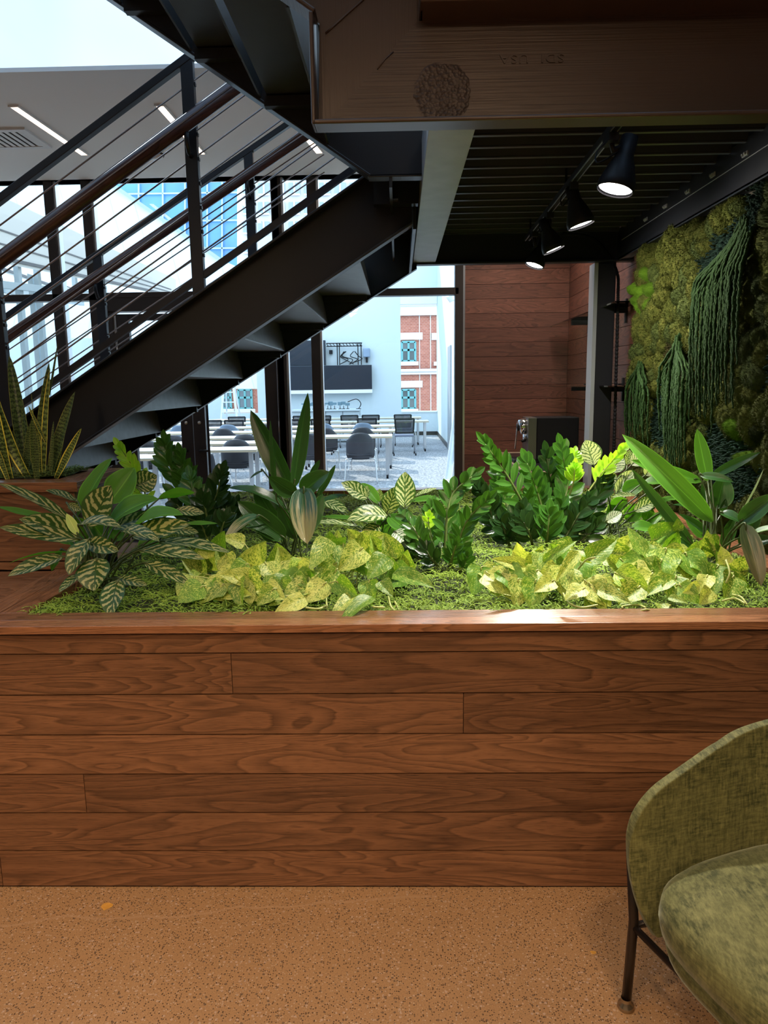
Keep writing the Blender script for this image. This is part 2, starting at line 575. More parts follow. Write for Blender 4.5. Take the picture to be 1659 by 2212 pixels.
# ------------------------------------------------------------------ main stair (lower flight)
YN, YF = 3.8, 5.25
st = empty('staircase', (-2.5, 4.5, 0), 'black steel staircase climbing to the right behind the plants, cable railings on both sides', 'staircase')
B0 = P(150, 985, Y=YN); B1 = P(890, 490, Y=YN)
T0 = P(115, 862, Y=YN); T1 = P(800, 378, Y=YN)
sl = (B1.z-B0.z)/(B1.x-B0.x)
ztop = lambda x: T0.z + (T1.z-T0.z)/(T1.x-T0.x)*(x-T0.x)
zbot = lambda x: B0.z + sl*(x-B0.x)


def stringer(name, y, zt_, zb_, xl, xr_, top_end, fl=.07, yd=-1, bl=0.0):
    """channel: web + flanges; xl where top reaches the floor side"""
    m = MB()
    xb = xl
    poly = [(xl, zb_(xl)), (xr_, zb_(xr_)), (xr_, top_end), ]
    # right end: top line cut level at top_end
    sT = zt_(1)-zt_(0); xc = (top_end-zt_(0))/sT
    if xc < xr_: poly.append((xc, top_end))
    else: poly[-1] = (xr_, zt_(xr_))
    poly.append((xl, zt_(xl)))
    m.prism(poly, 1, y, y+.012)
    ob = m.build('stringer_web', M_STEELSM, name)
    f = MB()
    f.bar((xl, y+yd*fl/2, zb_(xl)+.006), (xr_, y+yd*fl/2, zb_(xr_)+.006), fl, .012)
    xe = min(xc, xr_)
    f.bar((xl, y+yd*fl/2, zt_(xl)-.006), (xe, y+yd*fl/2, zt_(xe)-.006), fl, .012)
    if xc < xr_: f.box((xe, y+yd*fl, top_end-.012), (xr_, y, top_end))
    f.build('flange', M_STEEL, name, bevel=.003)
    return ob


xfl = B0.x - B0.z/sl*1.0
xl = T0.x - (T0.z-.0)/((T1.z-T0.z)/(T1.x-T0.x))
stringer(st, YN, ztop, zbot, xl+.25, B1.x, T1.z)
# far stringer from its own bottom edge
F0 = P(293, 971, Y=YF); F1 = P(895, 583, Y=YF)
fz = lambda x: F0.z + (F1.z-F0.z)/(F1.x-F0.x)*(x-F0.x)
hgt = ztop(-1)-zbot(-1)
stringer(st, YF, lambda x: fz(x)+hgt, fz, xl+.25, P(900, 560, Y=YF).x, F1.z+hgt*.75, yd=1)

# closed pan treads between the stringers
a = P(705, 697, Y=YF-.01); b = P(613, 757, Y=YF-.01)
dx, dz = (a.x-b.x), (a.z-b.z)
M_TREAD = simple('grey_tread_steel', (.10, .105, .115), .38, 0, .5, 22, .35, .15)
M_TREADTOP = wood('tread_top', (.30, .20, .17), (.42, .30, .26), (.52, .39, .33), .45)
n0 = -int((a.z-.1)/dz) - 1
for k in range(n0, 3):
    cx, cz = a.x+dx*k, a.z+dz*k      # lower back corner: tread meets the riser above it
    if cz-.02 < 0: continue
    if k >= 2: continue
    m = MB()
    # riser (leaning forward) and the tread in front of it
    m.prism([(cx, cz), (cx+.008, cz), (cx-.022, cz+dz), (cx-.03, cz+dz)], 1, YN+.012, YF)
    m.box((cx-dx-.03, YN+.012, cz-.006), (cx+.008, YF, cz))
    m.box((cx-dx-.03, YN+.012, cz-.035), (cx-dx-.024, YF, cz))
    m.build('tread_pan', M_TREAD, st)
    MB().box((cx-dx-.03, YN+.02, cz), (cx-.004, YF-.01, cz+.028), 1).build('tread', M_TREADTOP, st)
    m = MB().bar((cx-dx-.01, YF-.02, cz-.03), (cx-.02, YF-.02, cz-.03), .04, .04)
    m.build('tread_angle', M_STEEL, st)


def railing(par, y, zt_, xs_post, x0, x1, htop, hbot, hhand, ncab, post_up, pw=.06, far=False):
    """guard that follows the stringer line zt_ : posts, top rail, bottom rail, cables, wooden handrail"""
    rl = MB(); s_ = zt_(1)-zt_(0)
    rl.bar((x0, y, zt_(x0)+htop), (x1, y, zt_(x1)+htop), .045, .035)
    rl.build('top_rail', M_STEEL, par, bevel=.003)
    MB().bar((x0, y, zt_(x0)+hbot), (x1, y, zt_(x1)+hbot), .03, .03).build('bottom_rail', M_STEEL, par)
    for i in range(ncab):
        h = hbot + (htop-hbot)*(i+1)/(ncab+1)
        MB().tube([(x0, y, zt_(x0)+h), (x1, y, zt_(x1)+h)], .0042, 6).build('cable', M_CABLE, par, smooth=True)
    yh = y-.085 if not far else y-.085
    o = .034
    m = MB()
    prof = []
    for k in range(14):
        an = 2*PI*k/14
        prof.append((.030*math.cos(an), .036*math.sin(an)))
    d = V((x1-x0, 0, s_*(x1-x0))).normalized(); up = V((-d.z, 0, d.x))
    vs = []
    for c in ((x0, zt_(x0)+hhand), (x1, zt_(x1)+hhand)):
        for (q1, q2) in prof:
            w = V((c[0], yh, c[1])) + V((0, q1, 0)) + up*q2
            vs.append(w)
    n = 14
    m.add(vs, [(k, (k+1) % n, n+(k+1) % n, n+k) for k in range(n)] + [tuple(range(n))[::-1], tuple(range(n, 2*n))])
    m.uv = [[(u[0]*3, u[1]) for u in f] for f in m.uv]
    L = (V((x1, 0, zt_(x1)))-V((x0, 0, zt_(x0)))).length
    for k in range(n):
        m.uv[k] = [(0, k*.012), (0, (k+1)*.012), (L, (k+1)*.012), (L, k*.012)]
    m.build('handrail', M_HANDRAIL, par, smooth=True)
    g = MB().bar((x0, yh-.031, zt_(x0)+hhand), (x1, yh-.031, zt_(x1)+hhand), .004, .006)
    g.build('handrail_inlay', M_CABLE, par)
    for xp in xs_post:
        pm = MB().box((xp-pw/2, y-.02, zt_(xp)-.05), (xp+pw/2, y+.02, zt_(xp)+post_up))
        for i in range(ncab+1):
            h = hbot + (htop-hbot)*(i+1)/(ncab+1)
            pm.box((xp+pw/2, y-.012, zt_(xp)+h-.008), (xp+pw/2+.006, y+.012, zt_(xp)+h+.008))
        po = pm.build('post', M_STEEL, par, bevel=.002)
        br = MB().tube([(xp, y, zt_(xp)+hhand-.13), (xp, y-.06, zt_(xp)+hhand-.12), (xp, yh, zt_(xp)+hhand-.08), (xp, yh, zt_(xp)+hhand-.02)], .011, 8)
        br.build('handrail_bracket', M_STEEL, po, smooth=True)


xp = P(424, 500, Y=YN+.03).x
pitchx = P(424, 500, Y=YN+.03).x - P(4, 760, Y=YN+.03).x
hT = P(408, 125, Y=YN+.03).z - ztop(P(408, 125, Y=YN+.03).x)
hB = P(427, 604, Y=YN+.03).z - ztop(P(427, 604, Y=YN+.03).x)
hH = P(408, 262, Y=YN-.055).z - ztop(P(408, 262, Y=YN-.055).x)
print('RAIL', hT, hB, hH, 'post pitch', pitchx, 'z', T1.z, B1.z, 'run/rise', dx, dz)
railing(st, YN+.03, ztop, [xp, xp-pitchx, xp-2*pitchx], xl+.5, P(800, 300, Y=YN).x-.05, hT, hB, hH, 8, hT+.0)
fzt = lambda x: fz(x)+hgt
fp1 = P(541, 430, Y=YF-.03).x; fp2 = P(218, 640, Y=YF-.03).x
railing(st, YF-.03, fzt, [fp1, fp2, 2*fp2-fp1], xl+.5, P(700, 300, Y=YF).x+.0,
        P(209, 551, Y=YF-.03).z - fzt(P(209, 551, Y=YF-.03).x), hB, P(214, 595, Y=YF-.11).z - fzt(P(214, 595, Y=YF-.11).x), 8, P(209, 551, Y=YF-.03).z - fzt(P(209, 551, Y=YF-.03).x), far=True)

# ------------------------------------------------------------------ upper flight + bronze landing channel
YU, YBm = 3.3, 2.15
up = empty('upper_staircase', (-1.2, 2.7, 2.4), 'dark underside of the upper stair flight rising to the upper left overhead', 'staircase')
U0 = P(250, 2, Y=YU); U1 = P(800, 380, Y=YU)
uz = lambda x: U0.z + (U1.z-U0.z)/(U1.x-U0.x)*(x-U0.x)
us = uz(1)-uz(0)
xfar = -2.6
m = MB()
hu = .30
m.prism([(U1.x, uz(U1.x)), (xfar, uz(xfar)), (xfar, uz(xfar)+hu*1.2), (U1.x-.02, uz(U1.x)+hu*1.25), (.16, uz(U1.x)+hu*1.2), (.16, uz(U1.x))], 1, YU-.006, YU+.006)
m.build('stringer_web', M_STEELSM, up)
f = MB()
f.bar((U1.x, YU+.03, uz(U1.x)), (xfar, YU+.03, uz(xfar)), .075, .012)
f.box((U1.x-.01, YU-.006, uz(U1.x)-.006), (.16, YU+.066, uz(U1.x)+.006))
f.build('flange', M_STEEL, up, bevel=.003)
pts = [P(410, 108, Y=YU-.01), P(559, 209, Y=YU-.01)]
dxu, dzu = pts[0].x-pts[1].x, pts[0].z-pts[1].z
M_UNDER = simple('stair_underside_steel', (.028, .031, .036), .45, 0, .5, 12, .3, .1)
for k in range(-1, 7):
    cx, cz = pts[1].x+dxu*k, pts[1].z+dzu*k
    if k == -1 and cz < 2.4: cz = max(cz, 2.43)
    m = MB()
    # riser leaning, then the tread plate running up-flight (to -x)
    m.prism([(cx, cz), (cx+.008, cz), (cx+.035, cz+dzu), (cx+.027, cz+dzu)], 1, YBm+.02, YU-.006)
    m.box((cx+dxu+.035, YBm+.02, cz+dzu), (cx+.04, YU-.006, cz+dzu+.008))
    m.build('tread_pan', M_UNDER, up)
    MB().bar((cx+.04, YU-.03, cz+dzu-.03), (cx+dxu*.9, YU-.03, cz+dzu-.03), .04, .04).build('tread_angle', M_STEEL, up)
q = P(606, 210, Y=YU-.012)
q2 = P(590, 222, Y=YU-.012)
MB().prism([(q.x-.03, q.z+.014), (q.x+.02, q.z+.012), (q.x+.03, q.z+.004), (q.x+.005, q.z-.004), (q.x-.012, q.z-.03), (q.x-.022, q.z-.028), (q.x-.028, q.z-.01)], 1, YU-.012, YU-.0065).build(
    'tape_scrap', simple('blue_tape', (.05, .13, .24), .6), up); bpy.data.objects['tape_scrap']['label'] = 'small torn scrap of blue tape'

# bronze channel: turns from the landing up along the upper flight
t = NT('bronze_painted_steel')
p = t.pos()
n1 = t.noise(p, 3.5, 3, .55)
q0 = P(952, 205, Y=YBm)
rel = t.n('VectorMath', operation='DISTANCE', ins={0: p, 1: tuple(q0)}).outputs['Value']
warp = t.noise(p, 9, 4, .6)
rw = t.math('ADD', rel, t.math('MULTIPLY', t.math('SUBTRACT', warp, .5), .06))
blist = t.ramp(t.math('MULTIPLY', rw, 10.0), [(.0, (.75,)*3), (.55, (.9,)*3), (.66, (1,)*3), (.74, (.0,)*3)])
cr = t.n('TexVoronoi', {'Vector': p, 'Scale': 120.0}).outputs['Distance']
brush = t.noise(t.vscale(p, (2.2, 1, 190)), 1, 3, .6, .4)
brush2 = t.noise(t.vscale(p, (190, 1, 2.2)), 1, 3, .6, .4)
sx = t.n('SeparateXYZ', {0: p})
left = t.math('LESS_THAN', t.math('ADD', sx.outputs[0], t.math('MULTIPLY', sx.outputs[2], -1.0)), P(800, 160, Y=YBm).x - P(800, 160, Y=YBm).z)
br = t.mix(left, brush, brush2)
hgt_ = t.math('ADD', t.math('MULTIPLY', br, .35), t.math('MULTIPLY', t.math('MULTIPLY', cr, blist), .9))
c = t.mix(n1, (.062, .040, .031), (.082, .055, .043))
M_BRONZE = t.done(t.bsdf(c, .34, .3, t.bump(hgt_, .9, .003), .6))

zb = P(900, 270, Y=YBm).z
w = .065
ztp = P(1200, 38, Y=YBm).z
xL = P(686, 200, Y=YBm).x
xI = P(905, 30, Y=YBm).x
kn = P(690, 48, Y=YBm)
d0 = P(622, 0, Y=YBm)
sld = (d0.z-kn.z)/(d0.x-kn.x)
xend = XW
bm_ = empty('bronze_channel', (.7, YBm, zb), 'bronze-brown painted steel channel beam across the top, with peeling round blister and stamped letters', 'beam')
m = MB()
Zx = 3.4
poly = [(xL, zb), (xend, zb), (xend, ztp), (xI, ztp), (xI-.0, Zx-.1)]
xlft = kn.x + (Zx-kn.z)/sld
poly += [(xI-(Zx-Zx+.0), Zx), (xlft, Zx), (kn.x, kn.z)]
poly = [(xL, zb), (xend, zb), (xend, ztp), (xI, ztp), (xI, ztp+.02), (xI-1.2, ztp+.02+1.2*abs(sld)), (xlft-.0, Zx+.0), (kn.x, kn.z)]
# web as two convex prisms: landing part and raking part
web = MB()
web.prism([(xL, zb), (xend, zb), (xend, ztp), (xI, ztp), (kn.x, ztp), (kn.x, kn.z)], 1, YBm, YBm+.012)
Lr = 1.5
web.prism([(kn.x, ztp), (xI, ztp), (xI, ztp+.10), (xI-Lr, ztp+.10+Lr*abs(sld)), (kn.x-Lr, ztp+Lr*abs(sld)-.0)], 1, YBm, YBm+.012)
web.build('web', M_BRONZE, bm_)
fl = MB()
yo = YBm - w
fl.box((xL-.01, yo, zb-.012), (xend, YBm+.012, zb+.0))
fl.box((xL-.012, yo, zb-.012), (xL, YBm+.012, kn.z))
fl.bar((kn.x-.006, YBm-w/2+.006, kn.z), (kn.x-Lr, YBm-w/2+.006, kn.z+Lr*abs(sld)), w+.012, .012)
fl.box((xI, YBm-.10, ztp), (xend, YBm+.012, ztp+.012))
fl.box((xI, yo+.006, ztp), (xI+.012, YBm+.012, ztp+.14))
fl.bar((xI+.006, YBm-w/2+.006, ztp+.13), (xI-Lr, YBm-w/2+.006, ztp+.13+Lr*abs(sld)), w, .012)
fl.build('flange', M_BRONZE, bm_, bevel=.004)
# weld bead on the mitre
wd = MB()
A_ = P(703, 72, Y=YBm-.002); B_ = P(768, 14, Y=YBm-.002)
wd.tube([A_, A_.lerp(B_, .3)+V((.002, 0, .001)), A_.lerp(B_, .6), B_, B_+(B_-A_)*.9], .0025, 6)
wd.tube([P(815, 150, Y=YBm-.001), P(832, 128, Y=YBm-.001), P(850, 112, Y=YBm-.001)], .0018, 6)
wd.build('weld', M_BRONZE, bm_, smooth=True)
# stamped letters, upside down as on the beam
cu = bpy.data.curves.new('stamped_text', 'FONT')
cu.body = 'SDI  USA'; cu.size = 27/ppm(P(1150, 125, Y=YBm)); cu.extrude = .0026; cu.space_character = 1.15
to = bpy.data.objects.new('stamped_text', cu); C.objects.link(to)
cu.align_x = 'CENTER'; cu.align_y = 'CENTER'
tp = P(1149, 126, Y=YBm-.0006)
to.parent = bm_; to.location = tp - V(bm_.location)
to.rotation_euler = (rad(90), PI, 0)
to.scale = (1.18, .9, 1)
cu.materials.append(M_BRONZE)
bpy.context.view_layer.update()
me_t = bpy.data.meshes.new_from_object(to.evaluated_get(bpy.context.evaluated_depsgraph_get()))
mx_ = to.matrix_local.copy(); bpy.data.objects.remove(to)
to = bpy.data.objects.new('stamped_letters', me_t); C.objects.link(to); to.parent = bm_; to.matrix_local = mx_
if not me_t.materials: me_t.materials.append(M_BRONZE)

# ------------------------------------------------------------------ landing frame
def chan(name, label, parts, mat, loc):
    e = empty(name, loc, label, 'beam')
    for nm, m in parts: m.build(nm, mat, e, bevel=.002)
    return e


ZL = 2.42
gx0, gx1 = P(893, 560, Z=ZL).x, P(940, 569, Z=ZL).x
yfar = P(915, 570, Z=ZL).y
g0 = MB().box((gx0, 2.17, ZL), (gx1, yfar+.1, ZL+.012))
g1 = MB().box((gx1-.012, 2.17, ZL+.012), (gx1, yfar+.1, 2.605))
g2 = MB().box((gx0-.0, 2.17, ZL+.012), (gx0+.01, yfar+.1, 2.605))
chan('landing_beam', 'light grey primed steel beam running back under the landing, left of the ribbed deck', [('flange', g0), ('web', g1), ('web', g2)], M_GREYST, (gx0, 3.7, ZL))
# dark plate and angle left of it
e = empty('hanger_angle', (P(838, 350, Y=3.5).x, 3.5, 2.4), 'thin dark steel hanger angle with a bright lower corner beside the grey beam', 'bracket')
x_ = P(842, 350, Y=3.7).x
MB().box((x_, 3.3, ZL+.0), (x_+.012, 5.2, 2.62)).build('leg', M_STEEL, e)
q = P(851, 430, Y=3.7)
MB().box((q.x-.02, 3.69, q.z-.006), (q.x+.02, 3.72, q.z+.0)).build('clip', M_ALU, e)
MB().bar((x_-.01, 3.7, 2.6), (x_-.01, 3.7, q.z), .012, .02).build('drop_rod', M_STEEL, e)
e = empty('landing_plate', (-.1, 4.2, 2.6), 'flat black steel plate under the landing above the top of the stairs', 'steel plate')
MB().box((U1.x-.02, YU+.07, 2.605), (gx0, yfar, 2.625)).build('plate', M_STEELSM, e)
MB().box((U1.x+.0, 3.72, 2.45), (gx0-.005, 3.78, 2.6)).build('stiffener', M_STEEL, e)
MB().box((B1.x+.005, YN, 2.35), (B1.x+.02, YF, 2.6)).build('end_plate', M_STEEL, e)

# far beam, side beam
zfb0 = P(1100, 571, Y=yfar).z
a_ = MB().box((B1.x, yfar, zfb0), (XW-.0, yfar+.012, zfb0+.21)); b_ = MB().box((B1.x, yfar-.06, zfb0), (XW, yfar, zfb0+.012))
chan('landing_beam', 'black steel beam across the back of the landing above the walnut wall', [('web', a_), ('flange', b_)], M_STEELSM, (.8, yfar, zfb0))
xs_ = 1.50
a_ = MB().box((xs_, 2.17, ZL), (xs_+.012, yfar, 2.625)); b_ = MB().box((xs_, 2.17, ZL-.0), (xs_+.07, yfar-.06, ZL+.012))
a_.box((xs_-.0, 2.17, ZL-.004), (xs_+.012, yfar-.06, ZL))
e = chan('landing_beam', 'black steel side beam with small bolt clips above the moss wall', [('web', a_), ('flange', b_)], M_STEEL, (xs_, 3.6, ZL))
for i, (x, y) in enumerate(((1611, 333), (1541, 378), (1487, 414), (1438, 446), (1396, 474))):
    q = P(x, y, X=xs_)
    m = MB().box((xs_-.006, q.y-.025, q.z-.009), (xs_, q.y+.025, q.z+.009))
    m.lathe([(0, .008), (.006, .008), (.006, 0)], (xs_-.006, q.y-.012, q.z), (-1, 0, 0), 8)
    m.lathe([(0, .008), (.006, .008), (.006, 0)], (xs_-.006, q.y+.012, q.z), (-1, 0, 0), 8)
    m.build('bolt_clip', M_GREYST, e)
MB().bar((xs_-.001, 2.2, 2.535), (xs_-.001, yfar-.1, 2.535), .002, .003).build('seam', M_GREYST, e)

# ribbed acoustic deck
dk = empty('ribbed_deck', (.9, 3.8, 2.61), 'black ribbed metal deck overhead with narrow shiny ribs and perforated troughs', 'metal deck')
M_RIB = simple('deck_rib_metal', (.075, .077, .08), .35, .2)
M_TROUGH = simple('deck_trough_metal', (.016, .017, .021), .55)
rb = MB(); tr = MB(); sl_ = MB()
y = 2.95; x0, x1 = gx1-.02, xs_
pit = .155
while y < yfar:
    rb.box((x0, y+.006, 2.606), (x1, y+.028, 2.612))
    tr.add([(x0, y+.034, 2.612), (x1, y+.034, 2.612), (x1, y+.045, 2.66), (x0, y+.045, 2.66)], [(0, 1, 2, 3)])
    tr.add([(x0, y+.045, 2.66), (x1, y+.045, 2.66), (x1, y+pit-.011, 2.66), (x0, y+pit-.011, 2.66)], [(0, 1, 2, 3)])
    tr.add([(x0, y+pit-.011, 2.66), (x1, y+pit-.011, 2.66), (x1, y+pit, 2.612), (x0, y+pit, 2.612)], [(0, 1, 2, 3)])
    x = x0+.02
    while x < x1-.03:
        sl_.tube([(x, y+.055, 2.655), (x+.004, y+.075, 2.635), (x+.012, y+.10, 2.632), (x+.02, y+.125, 2.65)], .0035, 4, cap=False)
        x += .034
    y += pit
rb.build('rib', M_RIB, dk); tr.build('trough', M_TROUGH, dk)
tag(sl_.build('embossed_loops', M_TROUGH, dk, smooth=True), kind='stuff')
MB().box((x0, 2.9, 2.665), (x1+.08, yfar, 2.70)).build('slab', M_BLACK, dk)

# post
q0 = P(1287, 575, Y=yfar+.02); q1 = P(1330, 575, Y=yfar+.02)
po = empty('steel_post', ((q0.x+q1.x)/2, yfar+.06, 0), 'square black steel post behind the planter with daylight on its left edge', 'post')
MB().box((q0.x, yfar+.0, .02), (q1.x, yfar+.13, zfb0)).build('shaft', M_STEELSM, po, bevel=.006)
MB().box((q0.x-.014, yfar-.004, .02), (q0.x+.012, yfar+.134, zfb0)).build('flange', simple('daylit_edge_strip', (.5, .53, .55), .3, .3), po)  # pale strip: window daylight on the post's left face, put into the colour
MB().box((q0.x-.06, yfar-.05, 0), (q1.x+.06, yfar+.19, .02)).build('base_plate', M_STEEL, po)
# flexible conduit
pts = []
ctl = [P(1215, 505, Y=yfar-.1), P(1275, 513, Y=yfar-.09), P(1310, 545, Y=yfar-.05), P(1333, 590, Y=yfar-.03), P(1335, 640, Y=yfar-.03), P(1331, 800, Y=yfar-.03), P(1326, 965, Y=yfar-.03), P(1322, 1060, Y=yfar-.03)]


def spline(ctl, n):
    out = []; c = [ctl[0]] + list(ctl) + [ctl[-1]]
    for i in range(1, len(c)-2):
        for k in range(n):
            t_ = k/n
            p0, p1, p2, p3 = c[i-1], c[i], c[i+1], c[i+2]
            out.append(.5*((2*p1)+(p2-p0)*t_+(2*p0-5*p1+4*p2-p3)*t_*t_+(3*p1-p0-3*p2+p3)*t_**3))
    out.append(ctl[-1]); return out


pp = spline(ctl, 42)
cdm = MB().tube(pp, [.0125 if i % 2 else .0095 for i in range(len(pp))], 8)
tag(cdm.build('flexible_conduit', M_BLACK, smooth=False), 'ribbed black flexible conduit curling down beside the black post', 'conduit')

# ------------------------------------------------------------------ track lights
ta = P(1332, 276, Z=2.5); tb = P(1139, 520, Z=2.5)
ta = tb + (ta-tb)*1.15
tk = empty('lighting_track', (ta.x, (ta.y+tb.y)/2, 2.5), 'black lighting track under the ribbed deck carrying four spotlights', 'lighting track')
MB().bar(ta+V((0, 0, .012)), tb+V((0, 0, .012)), .036, .024).build('rail', M_BLACK, tk)
m = MB()
for o in (-.012, .012):
    m.bar(ta+V((o, 0, -.001)), tb+V((o, 0, -.001)), .003, .003)
m.build('conductor', M_ALU, tk)
for f_ in (.05, .5, .95):
    c0 = ta.lerp(tb, f_); MB().tube([(c0.x, c0.y, 2.52), (c0.x, c0.y, 2.607)], .006).build('hanger', M_BLACK, tk)
M_LAMP = emit('lamp_face', (1, .93, .88), 30.0)
heads = [((1328, 412), 2.95, (-.27, -.08, -.96), .066, 'nearest and largest lit track spotlight, mouth facing the camera'),
         ((1256, 488), 3.62, (.28, -.05, -.96), .060, 'second lit track spotlight from the front, tilted edge-on'),
         ((1197, 541), 4.22, (.36, -.05, -.93), .058, 'third lit track spotlight from the front, thin lit rim'),
         ((1154, 575), 4.72, (-.33, -.1, -.94), .056, 'farthest lit track spotlight, over the walnut wall')]
SPOTS = []
for (x, y), Y_, ax, r, lb in heads:
    c0 = P(x, y, Y=Y_); ax = V(ax).normalized()
    f_ = (Y_-ta.y)/(tb.y-ta.y); tp_ = ta.lerp(tb, f_)
    e = empty('track_spotlight', tuple(c0), lb, 'spotlight', 'spotlights on the black track')
    k = r/.066
    MB().lathe([(r, 0), (r+.004, .004), (r+.003, .03*k), (r*.78, .085*k), (r*.5, .13*k), (r*.48, .2*k), (.0, .205*k)], c0, -ax, 28).build('lamp_head', M_BLACK, e, smooth=True)
    MB().lathe([(0, .010), (r*.93, .010)], c0, -ax, 28).build('lamp_face', M_LAMP, e)
    b0 = c0 - ax*.17*k
    MB().box((tp_.x-.018, tp_.y-.045, 2.47), (tp_.x+.018, tp_.y+.045, 2.5)).build('track_adapter', M_BLACK, e)
    MB().tube([(tp_.x, tp_.y, 2.49), (tp_.x+.01, tp_.y, max(b0.z-.02, 2.36)), tuple(b0)], .012, 10).build('yoke', M_BLACK, e, smooth=True)
    cp = spline([V((tp_.x-.02, tp_.y, 2.475)), V((tp_.x-.05, tp_.y, 2.44)), V((tp_.x-.045, tp_.y-.02, 2.40)), b0], 8)
    MB().tube(cp, .003, 6).build('cord', M_BLACK, e, smooth=True)
    SPOTS.append((c0+ax*.02, ax))
# ------------------------------------------------------------------ planters
YP = 2.155; ZP = P(700, 1362, Y=YP-.02).z
zr = ZP + .03
print('planter rim z', ZP, P(700, 1318, Z=ZP+.03).y)
ZR = .893
PB = .1333
pl = empty('planter_box', (0, YP, 0), 'long low walnut-boarded planter box filled with moss and leafy plants', 'planter')
XL, XR = -1.21, 1.40
BK = 5.02
cuts = {0: [.11+0, ], }
m = MB()
rows = []
for i in range(7):
    rows.append((i*PB, min((i+1)*PB, ZR-.03)))
joins = {5: [P(500, 1440, Y=YP).x], 4: [P(1001, 1530, Y=YP).x], 2: [P(183, 1705, Y=YP).x], 0: [P(3, 1880, Y=YP).x]}
for i, (z0, z1) in enumerate(rows):
    xs = [-2.6] + joins.get(i, []) + [XR+.18]
    for a, b in zip(xs[:-1], xs[1:]):
        m.box((a+.001, YP, z0+.006 if i == 0 else z0), (b-.001, YP+.02, z1-.004), 0)
m.build('front_boards', M_WALNUT, pl)
MB().box((-2.6, YP+.02, 0), (XR+.18, YP+.06, ZR-.03)).build('backing', M_BLACK, pl)
MB().box((-2.6, YP+.004, 0), (XR+.18, YP+.03, .008)).build('floor_gap', M_BLACK, pl)
yi = 2.277
rm = MB().box((-2.6, YP-.02, ZR-.025), (XR+.18, YP+.045, ZR), 0)
rm.box((-2.6, YP+.046, ZR-.025), (XR+.18, yi, ZR-.0005), 0)
rm.build('front_rim', M_RIM, pl, bevel=.0015)
# left rim of two boards, right rim, back rim
m = MB().box((XL-.17, yi+.001, ZR-.042), (XL-.088, 2.853, ZR), 1)
m.box((XL-.086, yi+.001, ZR-.042), (XL, 2.853, ZR-.0005), 1)
m.build('left_rim', M_RIM, pl, bevel=.0015)
m = MB().box((XR, yi+.001, ZR-.042), (XR+.09, BK, ZR), 1).box((XR+.092, yi+.001, ZR-.042), (XR+.18, BK, ZR-.0005), 1)
m.build('right_rim', M_RIM, pl, bevel=.0015)
MB().box((XL-.03, BK+.001, ZR-.042), (XR+.18, BK+.12, ZR), 0).build('back_rim', M_RIM, pl, bevel=.0015)
MB().box((XL-.03, BK+.02, 0), (XR+.18, BK+.06, ZR-.045)).build('back_boards', M_WALNUT, pl)
MB().box((XR+.06, YP+.06, 0), (XR+.10, BK, ZR-.045)).build('side_boards', M_WALNUT, pl)
MB().box((XL-.12, YP+.06, 0), (XL-.06, 2.853, ZR-.045)).build('side_boards', M_WALNUT, pl)
# shelf left of the planter, lower snake-plant box in front of the stair
m = MB()
for k in range(4):
    m.box((-2.6, yi+.001+k*.142, ZR-.046), (XL-.171, yi-.001+(k+1)*.142, ZR-.004), 0)
m.build('side_shelf', M_RIM, pl)

sb = empty('planter_box', (-1.8, 2.87, 0), 'taller walnut planter box at the left edge holding snake plants', 'planter')
YS = 2.87
ZS = P(80, 1041, Y=YS).z
xe = P(166, 1045, Y=YS-.015).x
yse = P(245, 1011, Z=ZS).y
print('snake box', ZS, xe, yse)
m = MB(); z = ZR-.0
zz = [ZR, P(60, 1212, Y=YS).z, P(60, 1138, Y=YS).z, P(60, 1065, Y=YS).z, ZS-.045]
zz[0] = ZR-.005
for a, b in zip(zz[:-1], zz[1:]):
    m.box((-3.2, YS, a+.001), (xe-.02, YS+.02, b-.004), 0)
m.build('front_boards', M_WALNUT, sb)
m = MB()
for a, b in zip(zz[:-1], zz[1:]):
    m.box((xe-.04, YS+.021, a+.001), (xe-.02, yse-.03, b-.004), 1)
m.build('side_boards', M_WALNUT, sb)
MB().box((-3.2, YS-.015, ZS-.04), (xe, YS+.1, ZS), 0).build('front_rim', M_RIM, sb, bevel=.0015)
MB().box((xe-.12, YS+.101, ZS-.04), (xe, yse, ZS), 1).build('side_rim', M_RIM, sb, bevel=.0015)
MB().box((-3.2, yse-.1, ZS-.04), (xe-.121, yse, ZS), 0).build('back_rim', M_RIM, sb, bevel=.0015)
MB().box((-3.2, YS+.03, .0), (xe-.05, yse-.02, ZS-.06)).build('liner', M_BLACK, sb)

# ------------------------------------------------------------------ moss
def moss_mat(name, c1, c2, c3):
    t = NT(name); p = t.pos()
    n = t.noise(p, 5.0, 3, .6); n2 = t.noise(p, 140, 2, .6)
    c = t.mix(t.ramp(n, [(.35, (0,)*3), (.65, (1,)*3)]), c1, c2)
    c = t.mix(t.ramp(n2, [(.45, (0,)*3), (.7, (1,)*3)]), c, c3)
    d = t.n('BsdfPrincipled'); t.put(d.inputs['Base Color'], c); d.inputs['Roughness'].default_value = .75
    d.inputs['Specular IOR Level'].default_value = .25
    tr = t.n('BsdfTranslucent', {'Color': c})
    return t.done(t.n('MixShader', {0: .25, 1: d.outputs[0], 2: tr.outputs[0]}).outputs[0])


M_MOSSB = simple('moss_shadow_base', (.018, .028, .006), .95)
M_MOSS = moss_mat('sheet_moss', (.10, .19, .02), (.22, .34, .035), (.38, .50, .08))
ZM = ZR-.015


def mh(x, y): return ZM + .035*(noise.noise(V((x*2.2, y*2.2, 3))))+.018*noise.noise(V((x*8, y*8, 1)))+.006*noise.noise(V((x*30, y*30, 1)))-.006


